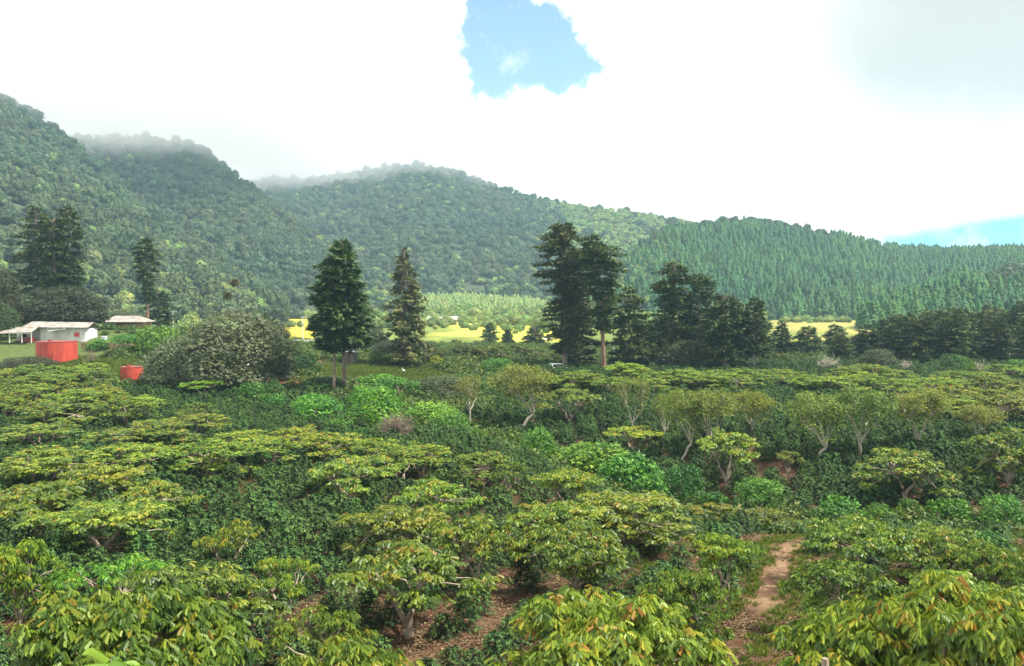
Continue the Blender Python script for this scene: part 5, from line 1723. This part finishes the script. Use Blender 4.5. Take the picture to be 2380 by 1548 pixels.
single = []
for k in range(len(P3)):
    if len(single) >= 300: break
    if shows(P3[k], sc_[k]): single.append(k)
single = set(single)
print("bushes", len(P3), "single", len(single))
rr = random.Random(9)
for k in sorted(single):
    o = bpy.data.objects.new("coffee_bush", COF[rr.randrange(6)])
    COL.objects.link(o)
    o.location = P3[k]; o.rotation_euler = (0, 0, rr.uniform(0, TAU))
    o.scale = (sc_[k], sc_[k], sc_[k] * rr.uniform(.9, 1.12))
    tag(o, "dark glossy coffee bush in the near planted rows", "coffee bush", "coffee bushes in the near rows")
rest = np.array([k for k in range(len(P3)) if k not in single])
n = len(rest)
s1 = sc_[rest]
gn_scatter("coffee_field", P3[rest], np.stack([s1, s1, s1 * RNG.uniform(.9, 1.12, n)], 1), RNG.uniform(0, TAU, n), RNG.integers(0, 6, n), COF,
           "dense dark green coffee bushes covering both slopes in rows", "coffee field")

# ------------------------------------------------------------------ undergrowth and grass
rng = np.random.default_rng(91)
def tuft(seed, n=34, h=.55):
    r = np.random.default_rng(seed)
    p = np.concatenate([r.normal(0, .16, (n, 2)), np.zeros((n, 1))], 1)
    d = np.concatenate([r.normal(0, .45, (n, 2)), np.ones((n, 1))], 1)
    nm = rnd_dir(r, n)
    return leaf_mesh("grass_tuft", p, d, nm, h * r.uniform(.5, 1.2, n), t_simple(.10, .01, .18), r.random(n), M["grass"])
TUF = [tuft(400 + k) for k in range(4)]
x = rng.uniform(2, 32, 30000); y = rng.uniform(26, 66, 30000)
gr = grassy(x, y) * sstep(.2, 1.0, dist_poly(x, y, PATH) + .8 * (fbm(x, y, 79) - .5))
edge = np.exp(-((dist_poly(x, y, PATH) - 1.0) / .45) ** 2)
ok = rng.random(len(x)) < np.maximum(gr * .9, edge * .55)
ok &= valley_d(x, y) < -4
gp = [np.stack([x[ok], y[ok], H(x[ok], y[ok])], 1)]
x = rng.uniform(-100, 6, 30000); y = rng.uniform(130, 180, 30000)
ok = rng.random(len(x)) < grassy(x, y) * .8
gp.append(np.stack([x[ok], y[ok], H(x[ok], y[ok])], 1))
gp = np.concatenate(gp); n = len(gp)
s = np.where(gp[:, 1] > 100, rng.uniform(.5, 1.1, n), rng.uniform(.15, .5, n))
gn_scatter("grass", gp, np.stack([s * 1.2, s * 1.2, s], 1), rng.uniform(0, TAU, n), rng.integers(0, 4, n), TUF, "green grass along the tracks and on the lawn", "grass")

M["litter"] = foliage("dry fallen leaves", [(0, (.055, .030, .018)), (.5, (.15, .095, .052)), (1, (.30, .22, .12))], rough=.8, transl=0, var=.3, hue=.02, spec=.1)
def litter_patch(seed, n=60):
    r = np.random.default_rng(seed)
    p = np.concatenate([r.normal(0, .32, (n, 2)), np.abs(r.normal(.02, .02, (n, 1)))], 1)
    return leaf_mesh("leaf_litter", p, np.concatenate([r.normal(0, 1, (n, 2)), r.normal(0, .25, (n, 1))], 1), np.array([0, 0, 1.]) + r.normal(0, .35, (n, 3)), r.uniform(.06, .16, n), t_simple(.5, .06, .1), r.random(n), M["litter"])
LIT = [litter_patch(440 + k) for k in range(4)]
x = rng.uniform(-25, 34, 26000); y = rng.uniform(24, 72, 26000)
ph = (ROWN[0] * x + ROWN[1] * y - ROW_0) / ROW_SP
ok = (np.abs(ph - np.round(ph)) < .36) & (valley_d(x, y) < -6) & (grassy(x, y) < .6) & (fbm(x / 1.3, y / 1.3, 71) > .40)
lpz = np.stack([x[ok], y[ok], H(x[ok], y[ok]) + .01], 1); n = len(lpz); s = rng.uniform(.6, 1.2, n)
gn_scatter("leaf_litter", lpz, np.stack([s, s, s], 1), rng.uniform(0, TAU, n), rng.integers(0, 4, n), LIT, "brown fallen leaves on the soil between the coffee rows", "leaf litter")

WEE = [leaf_mesh("weed_clump", *(lambda r, n: (r.normal(0, .42, (n, 3)) * (1, 1, .5) + (0, 0, .42), rnd_dir(r, n) + (0, 0, .1), np.array([0, 0, 1.]) + r.normal(0, .5, (n, 3)), r.uniform(.18, .42, n)))(np.random.default_rng(420 + k), 190), T_TRIO,
               np.random.default_rng(520 + k).random(190), M["weed"]) for k in range(5)]
x = rng.uniform(-30, 60, 9000); y = rng.uniform(50, 150, 9000)
vd = valley_d(x, y)
ok = (np.abs(vd) < 7.5 + 2 * (vnoise(x / 4, y / 4, 8) - .5)) & (rng.random(len(x)) < .8) & (x > -22)
wp = [np.stack([x[ok], y[ok], H(x[ok], y[ok])], 1)]
x = rng.uniform(-75, 12, 7000); y = rng.uniform(122, 205, 7000)
ok = (grassy(x, y) < .9) & (rng.random(len(x)) < .6) & (x < 4 + (y - 130) * .05) & ~((x < -40) & (y < 135)) & ~((np.abs(x + 46) < 9) & (np.abs(y - 147) < 7) & (rng.random(len(x)) < .85))
wp.append(np.stack([x[ok], y[ok], H(x[ok], y[ok])], 1))
x = rng.uniform(-120, 150, 6000); y = rng.uniform(185, 300, 6000)
ok = (rng.random(len(x)) < .7) & ~((x > 22) & (y < 202))
wp.append(np.stack([x[ok], y[ok], H(x[ok], y[ok])], 1))
wp = np.concatenate(wp); n = len(wp); s = rng.uniform(.6, 1.7, n)
near_shed = ((np.abs(wp[:, 0] + 32) < 6) & (np.abs(wp[:, 1] - 166) < 9)) | ((np.abs(wp[:, 0] + 44) < 12) & (np.abs(wp[:, 1] - 146) < 9))
near_shed |= (np.abs(wp[:, 0] + 92) < 9) & (np.abs(wp[:, 1] - 208) < 12)
s = np.where(near_shed, s * .3, s)
gn_scatter("undergrowth", wp, np.stack([s, s, s * rng.uniform(.6, 1.2, n)], 1), rng.uniform(0, TAU, n), rng.integers(0, 5, n), WEE, "tangled green weeds in the ravine and round the glade", "undergrowth")

# ------------------------------------------------------------------ haze
def haze_box():
    b = MB()
    b.box((0, 1000, ZC + 120), (5600, 2600, 700))
    m, nt, out = mat_new("valley haze")
    v = nt.nodes.new("ShaderNodeVolumePrincipled")
    v.inputs["Color"].default_value = (.52, .79, 1, 1)
    v.inputs["Density"].default_value = HAZE
    nt.links.new(v.outputs[0], out.inputs["Volume"])
    M["haze"] = m
    o = b.build("haze", "haze"); tag(o, "thin bluish haze filling the valley air", "haze", kind="stuff")
    return o


HAZE = .00017
haze_box()

# ------------------------------------------------------------------ cloud resting on the hilltops
def cloud_bank(boxes, base, dens):
    m, nt, out = mat_new("cloud vapour")
    L = nt.links
    ge = nt.nodes.new("ShaderNodeNewGeometry")
    sx = nt.nodes.new("ShaderNodeSeparateXYZ"); L.new(ge.outputs["Position"], sx.inputs[0])
    nz = N(nt, "TexNoise", Scale=.011, Detail=4.0, Roughness=.6); L.new(ge.outputs["Position"], nz.inputs["Vector"])
    z = math_n(nt, "ADD", sx.outputs[2], math_n(nt, "MULTIPLY", math_n(nt, "SUBTRACT", nz.outputs["Fac"], .5), 110))
    mr = nt.nodes.new("ShaderNodeMapRange"); mr.interpolation_type = "SMOOTHSTEP"
    mr.inputs["From Min"].default_value = ZC + base; mr.inputs["From Max"].default_value = ZC + base + 55
    mr.inputs["To Max"].default_value = dens
    L.new(z, mr.inputs["Value"])
    v = nt.nodes.new("ShaderNodeVolumePrincipled")
    v.inputs["Color"].default_value = (1, 1, 1, 1)
    L.new(mr.outputs[0], v.inputs["Density"])
    L.new(v.outputs[0], out.inputs["Volume"])
    M["cloud"] = m
    b = MB()
    for c, s_ in boxes: b.box(c, s_)
    tag(b.build("cloud_bank", "cloud"), "white cloud bank resting on the tops of the left and middle hills", "cloud", kind="stuff")


cloud_bank([((-560, 1090, ZC + 225), (680, 400, 140)), ((-380, 1690, ZC + 240), (700, 300, 170))], 156, .0065)

# ------------------------------------------------------------------ render settings
scene.render.engine = "CYCLES"
c = scene.cycles
c.max_bounces = 5; c.diffuse_bounces = 2; c.glossy_bounces = 2; c.transmission_bounces = 3; c.volume_bounces = 1; c.transparent_max_bounces = 4
c.use_denoising = True
c.use_adaptive_sampling = True
c.adaptive_threshold = .015
c.caustics_reflective = False; c.caustics_refractive = False
vs = scene.view_settings
vs.view_transform = "Standard"; vs.look = "None"; vs.exposure = 1.0; vs.gamma = 1.0
